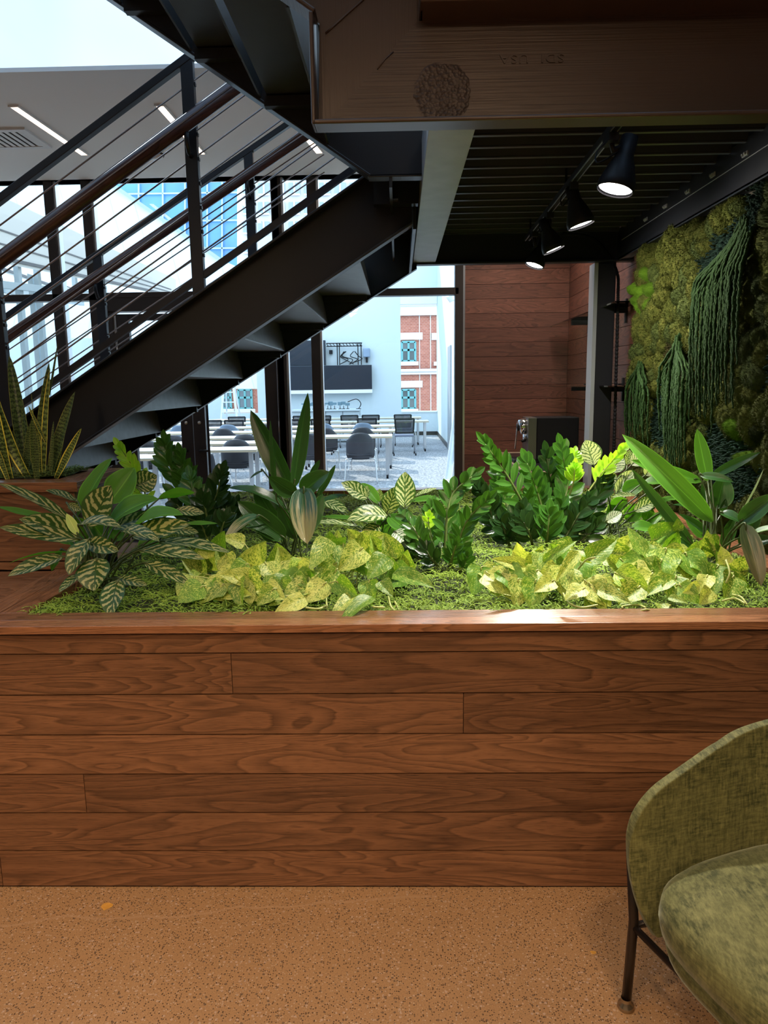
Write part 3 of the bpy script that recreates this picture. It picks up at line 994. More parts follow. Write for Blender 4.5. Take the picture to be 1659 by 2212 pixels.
def moss_bed(x0, x1, y0, y1, zf, nstrand, dens, parent=None):
    m = MB(); nx = int((x1-x0)/.03); ny = int((y1-y0)/.03)
    for j in range(ny+1):
        for i in range(nx+1):
            x = x0+(x1-x0)*i/nx; y = y0+(y1-y0)*j/ny
            m.v.append((x, y, zf(x, y)-.004))
    for j in range(ny):
        for i in range(nx):
            k = j*(nx+1)+i
            m.face((k, k+1, k+nx+2, k+nx+1))
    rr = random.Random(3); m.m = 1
    for i in range(nstrand):
        while True:
            x = rr.uniform(x0, x1); y = y0+(y1-y0)*rr.random()**dens
            break
        z = zf(x, y)
        an = rr.uniform(0, 2*PI); ln = rr.uniform(.02, .06); w = rr.uniform(.0009, .0019)*(1+.35*(y-2.3))
        cur = rr.uniform(-3.5, 3.5); el = rr.uniform(0, 1.15)
        px_, py_, pz_ = x, y, z-.003
        n = 4; o = len(m.v)
        for k in range(n+1):
            t_ = k/n
            m.v.append((px_-math.sin(an)*w, py_+math.cos(an)*w, pz_)); m.v.append((px_+math.sin(an)*w, py_-math.cos(an)*w, pz_+w*.6))
            an += cur/n; e2 = el*(1-1.7*t_)
            px_ += math.cos(an)*math.cos(e2)*ln/n; py_ += math.sin(an)*math.cos(e2)*ln/n; pz_ += math.sin(e2)*ln/n
        for k in range(n):
            m.face((o+2*k, o+2*k+1, o+2*k+3, o+2*k+2))
    return m


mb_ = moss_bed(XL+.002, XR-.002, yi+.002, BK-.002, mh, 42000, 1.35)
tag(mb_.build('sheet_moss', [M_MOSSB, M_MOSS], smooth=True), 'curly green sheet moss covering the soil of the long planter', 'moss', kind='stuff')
sz = lambda x, y: ZS-.002+.012*noise.noise(V((x*12, y*12, 5)))+.012
mb_ = moss_bed(-3.0, xe-.121, YS+.1, yse-.1, sz, 6500, 1.0)
M_MOSS2 = moss_mat('sheet_moss_dark', (.07, .11, .02), (.12, .17, .03), (.2, .25, .06))
tag(mb_.build('sheet_moss', [M_MOSSB, M_MOSS2], smooth=True), 'green sheet moss around the snake plants in the left box', 'moss', kind='stuff')
# ------------------------------------------------------------------ leaves
def w_ellip(t): return max(0, math.sin(PI*min(1, t**.92)))**.75
def w_lance(t): return (max(0, t)**.55)*(max(0, 1-t)**.72)*2.1
LEAFID = [0]
def w_heart(t):
    return (max(0, t)**.36)*(max(0, 1-t)**.9)*1.95*(1+.12*(1-t)) if t < 1 else 0
def w_obov(t): return max(0, math.sin(PI*min(1, t**1.15)))**.7
def w_snake(t): return min(1, .5+1.3*t)*max(0, 1-t**3.2)**.75
def w_aspid(t):
    return .06+.94*(max(0, math.sin(PI*min(1, ((t-.16)/.84)))) if t > .16 else 0)**.75 if t < 1 else 0


def leaf(m, B, T, width, arch=0.0, nh=(0, -.5, .85), prof=w_ellip, cup=.25, wave=0.0, twist=0.0, nl=11, nw=3, side_bend=0.0, ctl=None):
    """adds a leaf: midrib from B to T (bulging along the face normal), width metres, nh the way it faces"""
    B = V(B); T = V(T); nh = V(nh).normalized()
    L = (T-B).length
    mid = (B+T)/2
    d = (T-B).normalized(); sd0 = d.cross(nh)
    if sd0.length < .05: sd0 = d.cross(V((.3, .8, .5)))
    sd0.normalize(); up0 = sd0.cross(d).normalized()
    c = (ctl if ctl is not None else mid + up0*arch*L*1.0 + sd0*side_bend*L)
    o = len(m.v); ns = 2*nw+1
    ph = R.uniform(0, 6); LEAFID[0] += 1; uo = float(LEAFID[0] % 97)
    for i in range(nl+1):
        t_ = i/nl
        p = B*(1-t_)**2 + c*2*t_*(1-t_) + T*t_*t_
        tg = ((c-B)*(1-t_)+(T-c)*t_)
        if tg.length < 1e-6: tg = d
        tg.normalize()
        sd = tg.cross(up0)
        if sd.length < .05: sd = sd0
        sd = sd.normalized()
        if sd.dot(sd0) < 0: sd = -sd
        nn = sd.cross(tg).normalized()
        if twist:
            q = Matrix.Rotation(twist*t_, 3, tg); sd = q @ sd; nn = q @ nn
        w = width*.5*prof(t_)
        for k in range(ns):
            s_ = (k-nw)/nw
            a = cup
            off = sd*(s_*w*math.cos(a*abs(s_))) + nn*(abs(s_)*w*math.sin(a) - (w*.10 if k == nw else 0))
            if wave: off = off + nn*(wave*w*math.sin(t_*13+ph+(2 if s_ > 0 else 0))*abs(s_)**2)
            m.v.append(tuple(p+off))
    for i in range(nl):
        for k in range(ns-1):
            a = o+i*ns+k; b = a+ns
            u0, u1 = k/(ns-1), (k+1)/(ns-1); v0, v1 = i/nl, (i+1)/nl
            m.face((a, a+1, b+1, b), [(uo+u0*.998+.001, v0), (uo+u1*.998+.001, v0), (uo+u1*.998+.001, v1), (uo+u0*.998+.001, v1)])
    return m


def leaf_base(t, top, under, rough, nm=None, trans=.25, spec=.5):
    back = t.n('NewGeometry').outputs['Backfacing']
    c = t.mix(back, top, under)
    d = t.bsdf(c, rough, 0, nm, spec)
    tcol = t.mix(1.0, c, (1.5, 1.6, .5), 'MULTIPLY')
    tr = t.n('BsdfTranslucent', {'Color': tcol}).outputs[0]
    return t.done(t.n('MixShader', {0: trans, 1: d, 2: tr}).outputs[0])


def uvs(t):
    sp = t.n('SeparateXYZ', {0: t.uv()}); u0_, v = sp.outputs[0], sp.outputs[1]
    u = t.math('FRACT', u0_)
    wn = t.n('TexWhiteNoise', noise_dimensions='1D'); t.put(wn.inputs['W'], t.math('FLOOR', u0_)); t.rnd = wn.outputs[0]
    au = t.math('MULTIPLY', t.math('ABSOLUTE', t.math('SUBTRACT', u, .5)), 2.0)
    return u, v, au


def striped(name, dark, cream, freq=8.0, thr=.5, rough=.32):
    t = NT(name); u, v, au = uvs(t)
    oi = t.rnd
    nz = t.noise(t.n('CombineXYZ', {0: t.math('MULTIPLY', u, 3.0), 1: t.math('MULTIPLY', v, 5.0), 2: t.math('MULTIPLY', oi, 40.0)}).outputs[0], 1.2, 3, .6)
    s_ = t.math('SUBTRACT', t.math('MULTIPLY', v, freq), t.math('MULTIPLY', t.math('POWER', au, .8), freq*.30))
    s_ = t.math('ADD', s_, t.math('MULTIPLY', nz, 1.7))
    f = t.math('PINGPONG', s_, .5)
    st_ = t.ramp(f, [(thr*.5-.045, (1,)*3), (thr*.5+.035, (0,)*3)])
    edge = t.math('MULTIPLY', t.math('LESS_THAN', au, .88), t.math('GREATER_THAN', au, .05))
    mid = t.math('LESS_THAN', t.math('ADD', au, t.math('MULTIPLY', nz, .1)), .13)
    k = t.math('MULTIPLY', st_, edge)
    ck = t.mix(nz, cream, tuple(x*.75 for x in cream))
    c = t.mix(k, dark, ck)
    nm = t.bump(f, .25, .003)
    return leaf_base(t, c, (.06, .16, .02), rough+.05, nm, .25, .35)


def pothos_mat(name, c1, c2, bias=.5):
    t = NT(name); u, v, au = uvs(t)
    oi = t.rnd
    vv = t.math('SUBTRACT', t.math('MULTIPLY', v, 7.0), t.math('MULTIPLY', au, 3.0))
    nz = t.noise(t.n('CombineXYZ', {0: t.math('MULTIPLY', u, 7.0), 1: vv, 2: t.math('MULTIPLY', oi, 60.0)}).outputs[0], 2.6, 5, .8, .6)
    b = t.math('ADD', nz, t.math('MULTIPLY', t.math('SUBTRACT', oi, .5), .14))
    c = t.mix(t.ramp(b, [(bias-.05, (0,)*3), (bias+.03, (1,)*3)]), c1, c2)
    n2 = t.noise(t.n('CombineXYZ', {0: u, 1: v, 2: oi}).outputs[0], 3, 2)
    c = t.mix(t.math('MULTIPLY', n2, .3), c, (.30, .42, .05))
    veins = t.math('PINGPONG', t.math('SUBTRACT', t.math('MULTIPLY', v, 9.0), t.math('MULTIPLY', au, 2.6)), .5)
    nm = t.bump(t.math('ADD', veins, nz), .3, .002)
    return leaf_base(t, c, (.22, .32, .07), .4, nm, .28, .4)


def plain_leaf(name, c1, c2, rough=.22, ribs=0.0, spec=.5, trans=.2, bleach=None):
    t = NT(name); u, v, au = uvs(t)
    oi = t.rnd
    c = t.mix(oi, c1, c2)
    rb_ = t.math('PINGPONG', t.math('MULTIPLY', u, ribs or 1.0), .5)
    nz = t.noise(t.n('CombineXYZ', {0: t.math('MULTIPLY', u, 26.0), 1: t.math('MULTIPLY', v, 2.0), 2: t.math('MULTIPLY', oi, 9.0)}).outputs[0], 1, 3)
    c = t.mix(t.math('MULTIPLY', nz, .45), c, tuple(x*1.7 for x in c2))
    midrib = t.math('LESS_THAN', au, .035)
    c = t.mix(t.math('MULTIPLY', midrib, .55), c, tuple(min(1, x*2.4) for x in c2))
    edge = t.math('GREATER_THAN', au, .9)
    c = t.mix(t.math('MULTIPLY', edge, .35), c, tuple(min(1, x*3) for x in c2))
    if bleach:
        bz = t.ramp(t.math('ADD', t.math('MULTIPLY', nz, .9), t.math('MULTIPLY', v, .45)), [(.60, (0,)*3), (.74, (1,)*3)])
        c = t.mix(bz, c, bleach)
    h = t.math('ADD', t.math('MULTIPLY', rb_, .5 if ribs else 0), nz)
    return leaf_base(t, c, tuple(x*1.5 for x in c2), rough, t.bump(h, .35, .002), trans, spec)


t = NT('snake_leaf'); u, v, au = uvs(t)
oi = t.rnd
nz = t.noise(t.n('CombineXYZ', {0: t.math('MULTIPLY', u, 4.0), 1: t.math('MULTIPLY', v, 16.0), 2: t.math('MULTIPLY', oi, 30.0)}).outputs[0], 1.6, 4, .7)
zz = t.math('PINGPONG', t.math('ADD', t.math('MULTIPLY', v, 20.0), t.math('MULTIPLY', nz, 2.3)), .5)
c = t.mix(t.ramp(zz, [(.18, (0,)*3), (.34, (1,)*3)]), (.025, .05, .014), (.20, .27, .07))
edge = t.math('GREATER_THAN', t.math('ADD', au, t.math('MULTIPLY', nz, .06)), .78)
c = t.mix(edge, c, (.85, .72, .10))
M_SNAKE = leaf_base(t, c, (.10, .14, .04), .4, t.bump(nz, .2, .002), .08)
t = NT('snake_leaf_plain'); u, v, au = uvs(t)
oi = t.rnd
nz = t.noise(t.n('CombineXYZ', {0: t.math('MULTIPLY', u, 4.0), 1: t.math('MULTIPLY', v, 16.0), 2: t.math('MULTIPLY', oi, 30.0)}).outputs[0], 1.6, 4, .7)
zz = t.math('PINGPONG', t.math('ADD', t.math('MULTIPLY', v, 24.0), t.math('MULTIPLY', nz, 2.6)), .5)
c = t.mix(t.ramp(zz, [(.15, (0,)*3), (.32, (1,)*3)]), (.015, .034, .01), (.11, .16, .045))
edge = t.math('GREATER_THAN', au, .94)
c = t.mix(edge, c, (.40, .38, .08))
M_SNAKE2 = leaf_base(t, c, (.05, .08, .02), .4, t.bump(nz, .2, .002), .05)

M_AGL = striped('aglaonema_leaf', (.035, .085, .018), (.42, .42, .19), 6.2, .42, .27)
M_AGLB = striped('aglaonema_leaf_bright', (.06, .14, .025), (.62, .68, .34), 7.0, .5)
M_AGLW = striped('aglaonema_leaf_pale', (.13, .22, .09), (.80, .84, .66), 7.5, .66)
M_AGLG = plain_leaf('aglaonema_green_underside', (.045, .14, .012), (.08, .22, .02), .42, 0, .3, .4)
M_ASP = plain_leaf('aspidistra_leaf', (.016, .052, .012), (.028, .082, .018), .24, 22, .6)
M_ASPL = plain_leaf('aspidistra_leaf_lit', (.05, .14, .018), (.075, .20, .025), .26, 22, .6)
M_ASPB = plain_leaf('aspidistra_leaf_bleached', (.02, .055, .018), (.035, .09, .022), .26, 22, .6, bleach=(.30, .27, .13))
M_ZZ = plain_leaf('zz_leaf', (.022, .078, .012), (.045, .13, .018), .2, 0, .55)
M_ZZD = plain_leaf('zz_leaf_dark', (.008, .026, .008), (.018, .05, .012), .2, 0, .5)
M_ZZL = plain_leaf('zz_leaf_new', (.22, .42, .03), (.36, .60, .05), .3, 0, .5, .35)
M_POT = pothos_mat('pothos_leaf', (.07, .19, .012), (.70, .70, .20), .52)
M_POTG = pothos_mat('pothos_leaf_greener', (.08, .22, .014), (.54, .64, .13), .57)
M_STEM = simple('plant_stem', (.10, .15, .035), .45, 0, .5, 40, .3)
M_STEMD = simple('plant_stem_dark', (.05, .075, .02), .45, 0, .5, 40, .3)
M_STEML = simple('plant_stem_pale', (.40, .44, .14), .42, 0, .5, 40, .2)
M_SHEATH = simple('brown_stem', (.14, .075, .035), .55)
PLN = {}


def plant(name, root, label, cat, group=None):
    return empty(name, tuple(root), label, cat, group)


def one_leaf(par, B, T, w, mat, name='leaf', stem=None, sr=.0032, smat=None, **kw):
    m = MB(); leaf(m, B, T, w, **kw)
    lf = m.build(name, mat, par, smooth=True)
    if stem is not None:
        s0 = V(stem); b = V(B); md = (s0*.45+b*.55); md.z = max(md.z, s0.z)+.01
        md = V((s0.x*.55+b.x*.45, s0.y*.55+b.y*.45, s0.z*.35+b.z*.65))
        pts = [s0, md, b, b+(V(T)-b)*.12]
        MB().tube(spline([V(p) for p in pts], 5), [sr]*16, 6).build('petiole', smat or M_STEMD, lf, smooth=True)
    return lf


def zl(y, x=0): return mh(x, y)


# facing hints
F_UP = (0, -.45, .9); F_CAM = (0, -1, .25); F_L = (-.6, -.6, .55); F_R = (.6, -.6, .5); F_DN = (0, -.8, -.5)

# ---- left big striped aglaonema.  zoom frame: origin (0,900), 2.9625
S1 = 2.9625
Yc = 2.62


def Z1(x, y, Y): return P(x/S1, 900+y/S1, Y=Y)


root = Z1(650, 1150, 2.62); root.z = zl(2.62)
ag = plant('aglaonema', root, 'large aglaonema with cream feathered stripes at the left end of the planter', 'plant')
# bx,by,tx,ty,w(zoom px), Ybase, Ytip, arch, facing, material
A = [
 (490,690,-20,425,78,2.62,2.50,.10,(.2,-.5,.8),'AGL'), (330,650,-30,575,60,2.75,2.68,-.04,F_UP,'AGLG'),
 (500,760,120,655,135,2.60,2.46,.16,(0,-.85,.5),'AGL'), (520,790,-10,708,95,2.55,2.42,.03,(0,-.8,.6),'AGL'),
 (500,545,290,472,70,2.8,2.74,.06,F_UP,'AGL'), (560,700,712,440,178,2.62,2.62,-.06,(-.1,-1,.15),'AGL'),
 (495,640,720,262,125,2.78,2.85,.08,(-.5,-.7,.4),'AGLG'), (690,560,862,325,165,2.8,2.88,-.05,(.1,-1,.2),'AGLG'),
 (700,690,1015,525,150,2.66,2.70,.22,(0,-.5,.9),'AGLG'), (840,730,1172,630,140,2.58,2.52,.26,(.1,-.4,.9),'AGLG'),
 (840,765,1222,685,120,2.56,2.50,.10,(0,-.9,.5),'AGL'), (1010,530,1248,488,90,2.8,2.84,.10,(0,.6,.7),'AGLG'),
 (500,700,778,712,95,2.48,2.44,.26,(-.1,-.35,.95),'AGL'), (770,735,1022,800,85,2.50,2.40,.22,(0,-.5,.9),'AGL'),
 (880,860,1312,915,95,2.5,2.46,.12,(0,-.55,.85),'AGL'), (920,935,1222,1075,85,2.5,2.40,.12,(0,-.7,.75),'AGL'),
 (740,1035,945,1082,66,2.48,2.42,.10,(0,-.7,.7),'AGL'), (575,780,440,1015,130,2.46,2.38,.12,(-.3,-.85,.5),'AGL'),
 (620,905,602,1118,190,2.44,2.36,.10,(0,-.95,.4),'AGL'), (752,1045,708,1282,140,2.40,2.29,.10,(0,-.95,.35),'AGL'),
 (525,1005,375,1128,66,2.45,2.36,.08,(-.2,-.9,.4),'AGL'), (470,870,60,938,48,2.62,2.52,.14,(0,.2,1),'AGLG'),
 (410,895,48,1022,92,2.55,2.42,.10,(0,-.8,.6),'AGL'), (560,800,762,862,100,2.50,2.42,.10,(0,-.9,.4),'AGL'),
 (1010,800,1482,875,80,2.62,2.60,.12,(0,-.5,.85),'AGL'), (1120,600,1308,620,62,2.85,2.86,.08,(0,-.8,.6),'AGL'),
 (1060,715,1272,742,66,2.7,2.7,.10,(0,-.8,.6),'AGL'), (1160,690,1392,684,36,2.8,2.8,.03,F_UP,'AGLG'),
 (860,450,1005,375,130,2.9,2.92,-.06,(.1,-1,.2),'AGL'), (500,760,425,620,52,2.56,2.56,.0,(.3,-1,.2),'AGLL'),
 (400,850,330,988,56,2.62,2.6,.1,(-.3,-.8,.3),'AGLG'), (720,720,1000,620,95,2.72,2.72,.05,(0,-.7,.7),'AGL'),
 (430,760,620,900,90,2.70,2.66,.06,(0,-.5,.8),'AGLG'), (560,830,330,780,80,2.72,2.72,.1,F_UP,'AGLG'),
 (430,560,520,600,50,2.74,2.74,.0,(0,-1,.3),'AGL'),
 (470,640,560,800,110,2.75,2.75,.0,(0,-1,.3),'AGLG'), (740,800,800,640,130,2.76,2.8,.0,(0,-1,.2),'AGLG'),
 (700,830,560,640,130,2.78,2.82,.0,(0,-1,.2),'AGLG'), (900,880,1010,760,110,2.76,2.8,.0,(0,-1,.3),'AGLG'),
]
M_AGLL = plain_leaf('aglaonema_new_leaf', (.35, .48, .12), (.45, .58, .18), .35)
MM = {'AGL': M_AGL, 'AGLG': M_AGLG, 'AGLB': M_AGLB, 'AGLW': M_AGLW, 'AGLL': M_AGLL, 'ASP': M_ASP, 'ASPL': M_ASPL, 'ASPB': M_ASPB}


def table_leaves(par, rows, Zf, S, root, prof=w_ellip, cup=.3, stems=True, wave=.06, sr=.0034, smat=None, spread=.05):
    for (bx, by, tx, ty, w, yb, yt, arch, nh, mk) in rows:
        B = Zf(bx, by, yb); T = Zf(tx, ty, yt)
        ww = w/S/ppm((B+T)/2)*(1.22 if prof is w_ellip else 1.08)
        s_ = None
        if stems:
            s_ = V((root.x+R.uniform(-spread, spread), root.y+R.uniform(-spread, spread), zl(root.y, root.x)-.01))
        one_leaf(par, B, T, ww, MM[mk], stem=s_, arch=arch, nh=nh, prof=prof, cup=cup, wave=wave, sr=sr, smat=smat, twist=R.uniform(-.15, .15))


table_leaves(ag, A, Z1, S1, root, stems=True)

# ---- centre striped aglaonema. zoom frame origin (400,850), scale 2.9625
def Z2(x, y, Y): return P(400+x/S1, 850+y/S1, Y=Y)


root = Z2(1260, 1010, 3.35); root.z = zl(3.35)
ag2 = plant('aglaonema', root, 'bright striped aglaonema in the middle of the planter, one leaf standing upright', 'plant')
A = [
 (1405,735,1408,500,118,3.3,3.34,.0,(0,-1,.15),'AGLB'), (1300,790,1035,812,120,3.25,3.15,.26,(-.1,-.75,.7),'AGLB'),
 (1170,670,998,570,92,3.35,3.3,.12,(0,-.9,.5),'AGLB'), (1240,705,1128,572,66,3.4,3.42,.12,(0,-.6,.6),'AGLG'),
 (1290,770,1350,595,105,3.35,3.36,.02,(.1,-1,.2),'AGLB'), (1465,660,1612,607,34,3.4,3.42,.08,F_UP,'AGLB'),
 (858,680,1050,762,66,3.5,3.42,.08,(0,-.7,.7),'AGLB'), (1100,850,825,830,50,3.3,3.25,.12,F_UP,'AGLB'),
 (1180,1010,1215,880,115,3.1,3.12,.0,(0,-1,.3),'AGLB'), (1340,880,1452,992,125,3.12,3.05,.16,(0,-.8,.6),'AGLW'),
 (1450,690,1640,680,60,3.5,3.5,.08,F_UP,'AGLG'), (1300,780,1425,885,90,3.2,3.12,.1,(0,-.9,.5),'AGLG'),
 (1150,680,1165,590,44,3.38,3.4,.0,(0,-1,.2),'AGLB'), (1240,690,1245,610,48,3.45,3.45,.0,(0,-1,.2),'AGLB'),
 (1240,840,1130,960,100,3.2,3.12,.1,(0,-.8,.4),'AGL'), (1120,810,870,790,40,3.3,3.3,.05,F_UP,'AGLG'),
 (1180,880,1060,900,70,3.28,3.2,.12,(0,-.7,.7),'AGL'), (1330,830,1250,960,80,3.3,3.3,.02,(0,-1,.2),'AGLG'),
 (1250,930,1290,780,110,3.35,3.35,.02,(0,-1,.2),'AGLG'), (1360,930,1400,780,110,3.35,3.35,.02,(0,-1,.2),'AGLG'),
 (1010,1090,1160,1020,40,3.3,3.28,.0,F_UP,'AGLG'),
]
table_leaves(ag2, A, Z2, S1, root)

# ---- right striped aglaonemas. zoom frame origin (1200,850), scale 3.614
S4 = 3.614
def Z4(x, y, Y): return P(1200+x/S4, 850+y/S4, Y=Y)


root = Z4(420, 1130, 3.55); root.z = zl(3.55)
ag3 = plant('aglaonema', root, 'pale silver-striped aglaonema at the back right, in front of the black post', 'plant')
A = [
 (300,560,235,362,150,3.9,3.92,.02,(.1,-1,.2),'AGLW'), (430,620,520,480,120,3.9,3.92,.03,(-.1,-1,.3),'AGLW'),
 (470,790,600,600,125,3.8,3.85,.0,(.1,-1,.3),'AGLW'), (590,560,700,470,120,3.9,3.95,.1,(0,-.9,.5),'AGLW'),
 (860,700,1095,872,112,3.6,3.5,.2,(.1,-.7,.7),'AGLB'), (520,780,690,700,120,3.7,3.72,.1,(0,-.7,.6),'AGLG'),
 (610,920,790,840,92,3.5,3.5,.16,(0,-.8,.6),'AGLB'), (640,800,440,810,60,3.6,3.55,.12,F_UP,'AGLB'),
 (390,1000,518,930,86,3.35,3.35,.08,(0,-.95,.4),'AGLW'), (590,1050,785,1062,100,3.4,3.4,.2,(0,-.6,.8),'AGLG'),
 (680,700,900,720,110,3.7,3.65,.2,F_UP,'AGLG'), (360,680,480,640,120,3.6,3.6,.06,(-.2,-.9,.3),'AGL'),
 (800,850,960,820,60,3.7,3.7,.1,F_UP,'AGLG'), (270,1120,180,1100,60,3.3,3.25,.1,F_UP,'AGL'),
 (420,900,560,830,100,3.6,3.6,.1,(0,-.9,.3),'AGLG'), (330,880,300,740,110,3.65,3.65,.0,(0,-1,.2),'AGLG'),
 (560,560,580,440,60,3.95,3.97,.0,(0,-1,.2),'AGLB'), (700,640,760,560,90,3.8,3.8,.02,(0,-1,.2),'AGLW'),
 (480,1010,420,860,110,3.6,3.6,.0,(0,-1,.2),'AGLG'), (560,1000,640,860,120,3.62,3.62,.0,(0,-1,.2),'AGLG'),
 (700,1000,740,880,90,3.7,3.7,.0,(0,-1,.2),'AGLG'), (840,920,690,1090,60,3.6,3.5,.1,F_UP,'AGLG'),
 (760,900,640,820,90,3.7,3.7,.05,(0,-1,.4),'AGLB'), (860,990,780,1150,70,3.55,3.45,.1,(0,-.8,.5),'AGLG'),
]
table_leaves(ag3, A, Z4, S4, root, spread=.09)

# ---- aspidistras
root = Z2(690, 940, 3.15); root.z = zl(3.15)
asp = plant('aspidistra', root, 'dark cast-iron plant with tall pointed leaves in front of the glass, centre left', 'plant')
A = [
 (690,640,418,105,165,3.15,3.2,.0,(-.35,-.95,.15),'ASP'), (690,620,785,-8,112,3.1,3.1,.0,(.5,-.8,.1),'ASP'),
 (590,690,545,170,62,3.0,3.0,.0,(-.6,-.7,.1),'ASP'), (640,740,270,605,110,3.1,3.0,.22,(0,-.5,.8),'ASP'),
 (700,640,535,530,130,3.0,2.9,.12,(-.3,-.9,.3),'ASP'), (745,640,925,500,150,3.05,3.0,.20,(.2,-.9,.5),'ASP'),
 (755,600,782,965,200,2.9,2.75,.10,(0,-.95,.3),'ASPB'), (640,930,335,690,170,3.0,2.95,.12,(-.3,-.8,.6),'ASP'),
 (480,780,250,960,120,2.9,2.8,.20,(-.2,-.5,.85),'ASPB'), (640,920,440,580,140,3.15,3.1,.03,(-.4,-.9,.2),'ASP'),
 (840,660,962,455,56,3.1,3.1,.0,(.6,-.6,.2),'ASP'), (500,495,415,545,30,3.3,3.3,.1,F_UP,'ASP'),
 (860,700,1040,650,60,3.3,3.3,.1,F_UP,'ASP'), (650,900,560,620,130,3.25,3.3,.0,(-.2,-1,.1),'ASP'),
 (780,900,880,640,110,3.2,3.25,.0,(.3,-1,.1),'ASP'), (700,930,600,700,110,3.1,3.1,.02,(-.2,-1,.1),'ASP'),
 (720,930,790,560,90,3.25,3.3,.0,(.2,-1,.1),'ASP'), (800,520,862,425,44,3.35,3.35,.0,(.5,-.8,.1),'ASP'),
 (600,960,380,850,60,3.0,2.9,.15,F_UP,'ASP'), (560,950,470,800,90,3.05,3.05,.05,(-.3,-.9,.2),'ASP'),
]
table_leaves(asp, A, Z2, S1, root, prof=w_lance, cup=.35, wave=.03)
root = Z4(1250, 1180, 2.85); root.z = zl(2.85)
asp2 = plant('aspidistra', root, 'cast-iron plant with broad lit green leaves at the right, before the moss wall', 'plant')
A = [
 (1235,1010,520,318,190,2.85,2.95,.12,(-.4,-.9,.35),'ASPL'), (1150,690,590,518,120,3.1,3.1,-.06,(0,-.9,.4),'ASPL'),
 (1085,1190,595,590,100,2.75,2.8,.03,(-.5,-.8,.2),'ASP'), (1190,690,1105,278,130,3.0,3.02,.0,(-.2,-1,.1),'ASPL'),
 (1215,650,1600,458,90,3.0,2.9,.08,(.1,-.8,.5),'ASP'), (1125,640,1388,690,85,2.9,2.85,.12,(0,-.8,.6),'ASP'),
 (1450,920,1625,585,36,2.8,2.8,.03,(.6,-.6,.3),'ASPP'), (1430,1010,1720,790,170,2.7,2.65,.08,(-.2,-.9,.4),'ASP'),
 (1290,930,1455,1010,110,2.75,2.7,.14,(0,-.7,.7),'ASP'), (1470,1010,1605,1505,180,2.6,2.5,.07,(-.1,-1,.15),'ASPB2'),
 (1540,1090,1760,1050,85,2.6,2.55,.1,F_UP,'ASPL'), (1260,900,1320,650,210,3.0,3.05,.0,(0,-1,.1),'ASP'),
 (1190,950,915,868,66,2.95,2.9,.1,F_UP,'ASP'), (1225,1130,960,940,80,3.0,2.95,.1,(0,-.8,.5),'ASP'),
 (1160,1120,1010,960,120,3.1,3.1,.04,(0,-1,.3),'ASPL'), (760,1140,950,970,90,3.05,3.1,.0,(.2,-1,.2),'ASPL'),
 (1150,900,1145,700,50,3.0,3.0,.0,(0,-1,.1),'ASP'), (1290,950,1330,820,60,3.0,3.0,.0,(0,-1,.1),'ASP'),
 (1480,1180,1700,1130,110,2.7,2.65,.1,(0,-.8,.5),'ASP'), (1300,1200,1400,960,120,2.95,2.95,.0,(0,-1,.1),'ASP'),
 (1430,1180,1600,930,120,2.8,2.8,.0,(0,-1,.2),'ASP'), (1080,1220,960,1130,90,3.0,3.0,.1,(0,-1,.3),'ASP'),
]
MM['ASPP'] = plain_leaf('aspidistra_glare_leaf', (.22, .30, .30), (.28, .36, .36), .3, 18)  # blue-white glare on a narrow leaf, painted into its colour
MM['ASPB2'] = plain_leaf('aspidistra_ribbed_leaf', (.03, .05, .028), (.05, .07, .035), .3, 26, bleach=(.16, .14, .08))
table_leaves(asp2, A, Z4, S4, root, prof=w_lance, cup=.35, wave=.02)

# ---- ZZ plants
S3 = 3.77
def Z3(x, y, Y): return P(860+x/S3, 900+y/S3, Y=Y)


def frond(par, ctl, nleaf, ll, lw, mat, smat=M_STEM, start=.22, splay=1.0, r0=.008, flat=0.0, tipm=None):
    pts = spline([V(c) for c in ctl], 8)
    n = len(pts)
    rs = [r0*(1-.65*i/(n-1)) for i in range(n)]
    st_ = MB().tube(pts, rs, 8).build('stem', smat, par, smooth=True)
    m = MB()
    for i in range(nleaf):
        f_ = start+(1-start)*(i+.5)/nleaf
        k = min(n-2, int(f_*(n-1))); p = pts[k].lerp(pts[k+1], f_*(n-1)-k)
        tg = (pts[k+1]-pts[k]).normalized()
        view = (CAM-p).normalized()
        sd = tg.cross(V((0, -1, .3)).normalized()).normalized()
        for s_ in (-1, 1):
            l = ll*(.75+.5*math.sin(PI*min(1, f_*1.1)))*R.uniform(.9, 1.1)
            dr = (sd*s_*splay*(1.0-.35*f_) + tg*(.75+.55*f_) + V((R.uniform(-.12, .12), R.uniform(-.6, .35), R.uniform(-.2, .2)))).normalized()
            nh = (V((0, -1, .35)) + sd*(-s_)*.35 + tg*-.2 + V((R.uniform(-.5, .5), 0, R.uniform(-.3, .6)))).normalized()
            B = p+dr*.004
            leaf(m, B, p+dr*l, lw*R.uniform(.88, 1.12), arch=.08, nh=nh, prof=w_obov, cup=.35, nl=7, nw=2)
    leaf(m, pts[-1], pts[-1]+(pts[-1]-pts[-3]).normalized()*ll*.9, lw*.8, nh=(0, -1, .3), prof=w_obov, cup=.35, nl=7, nw=2)
    m.build('leaflets', mat, st_, smooth=True)
    return st_


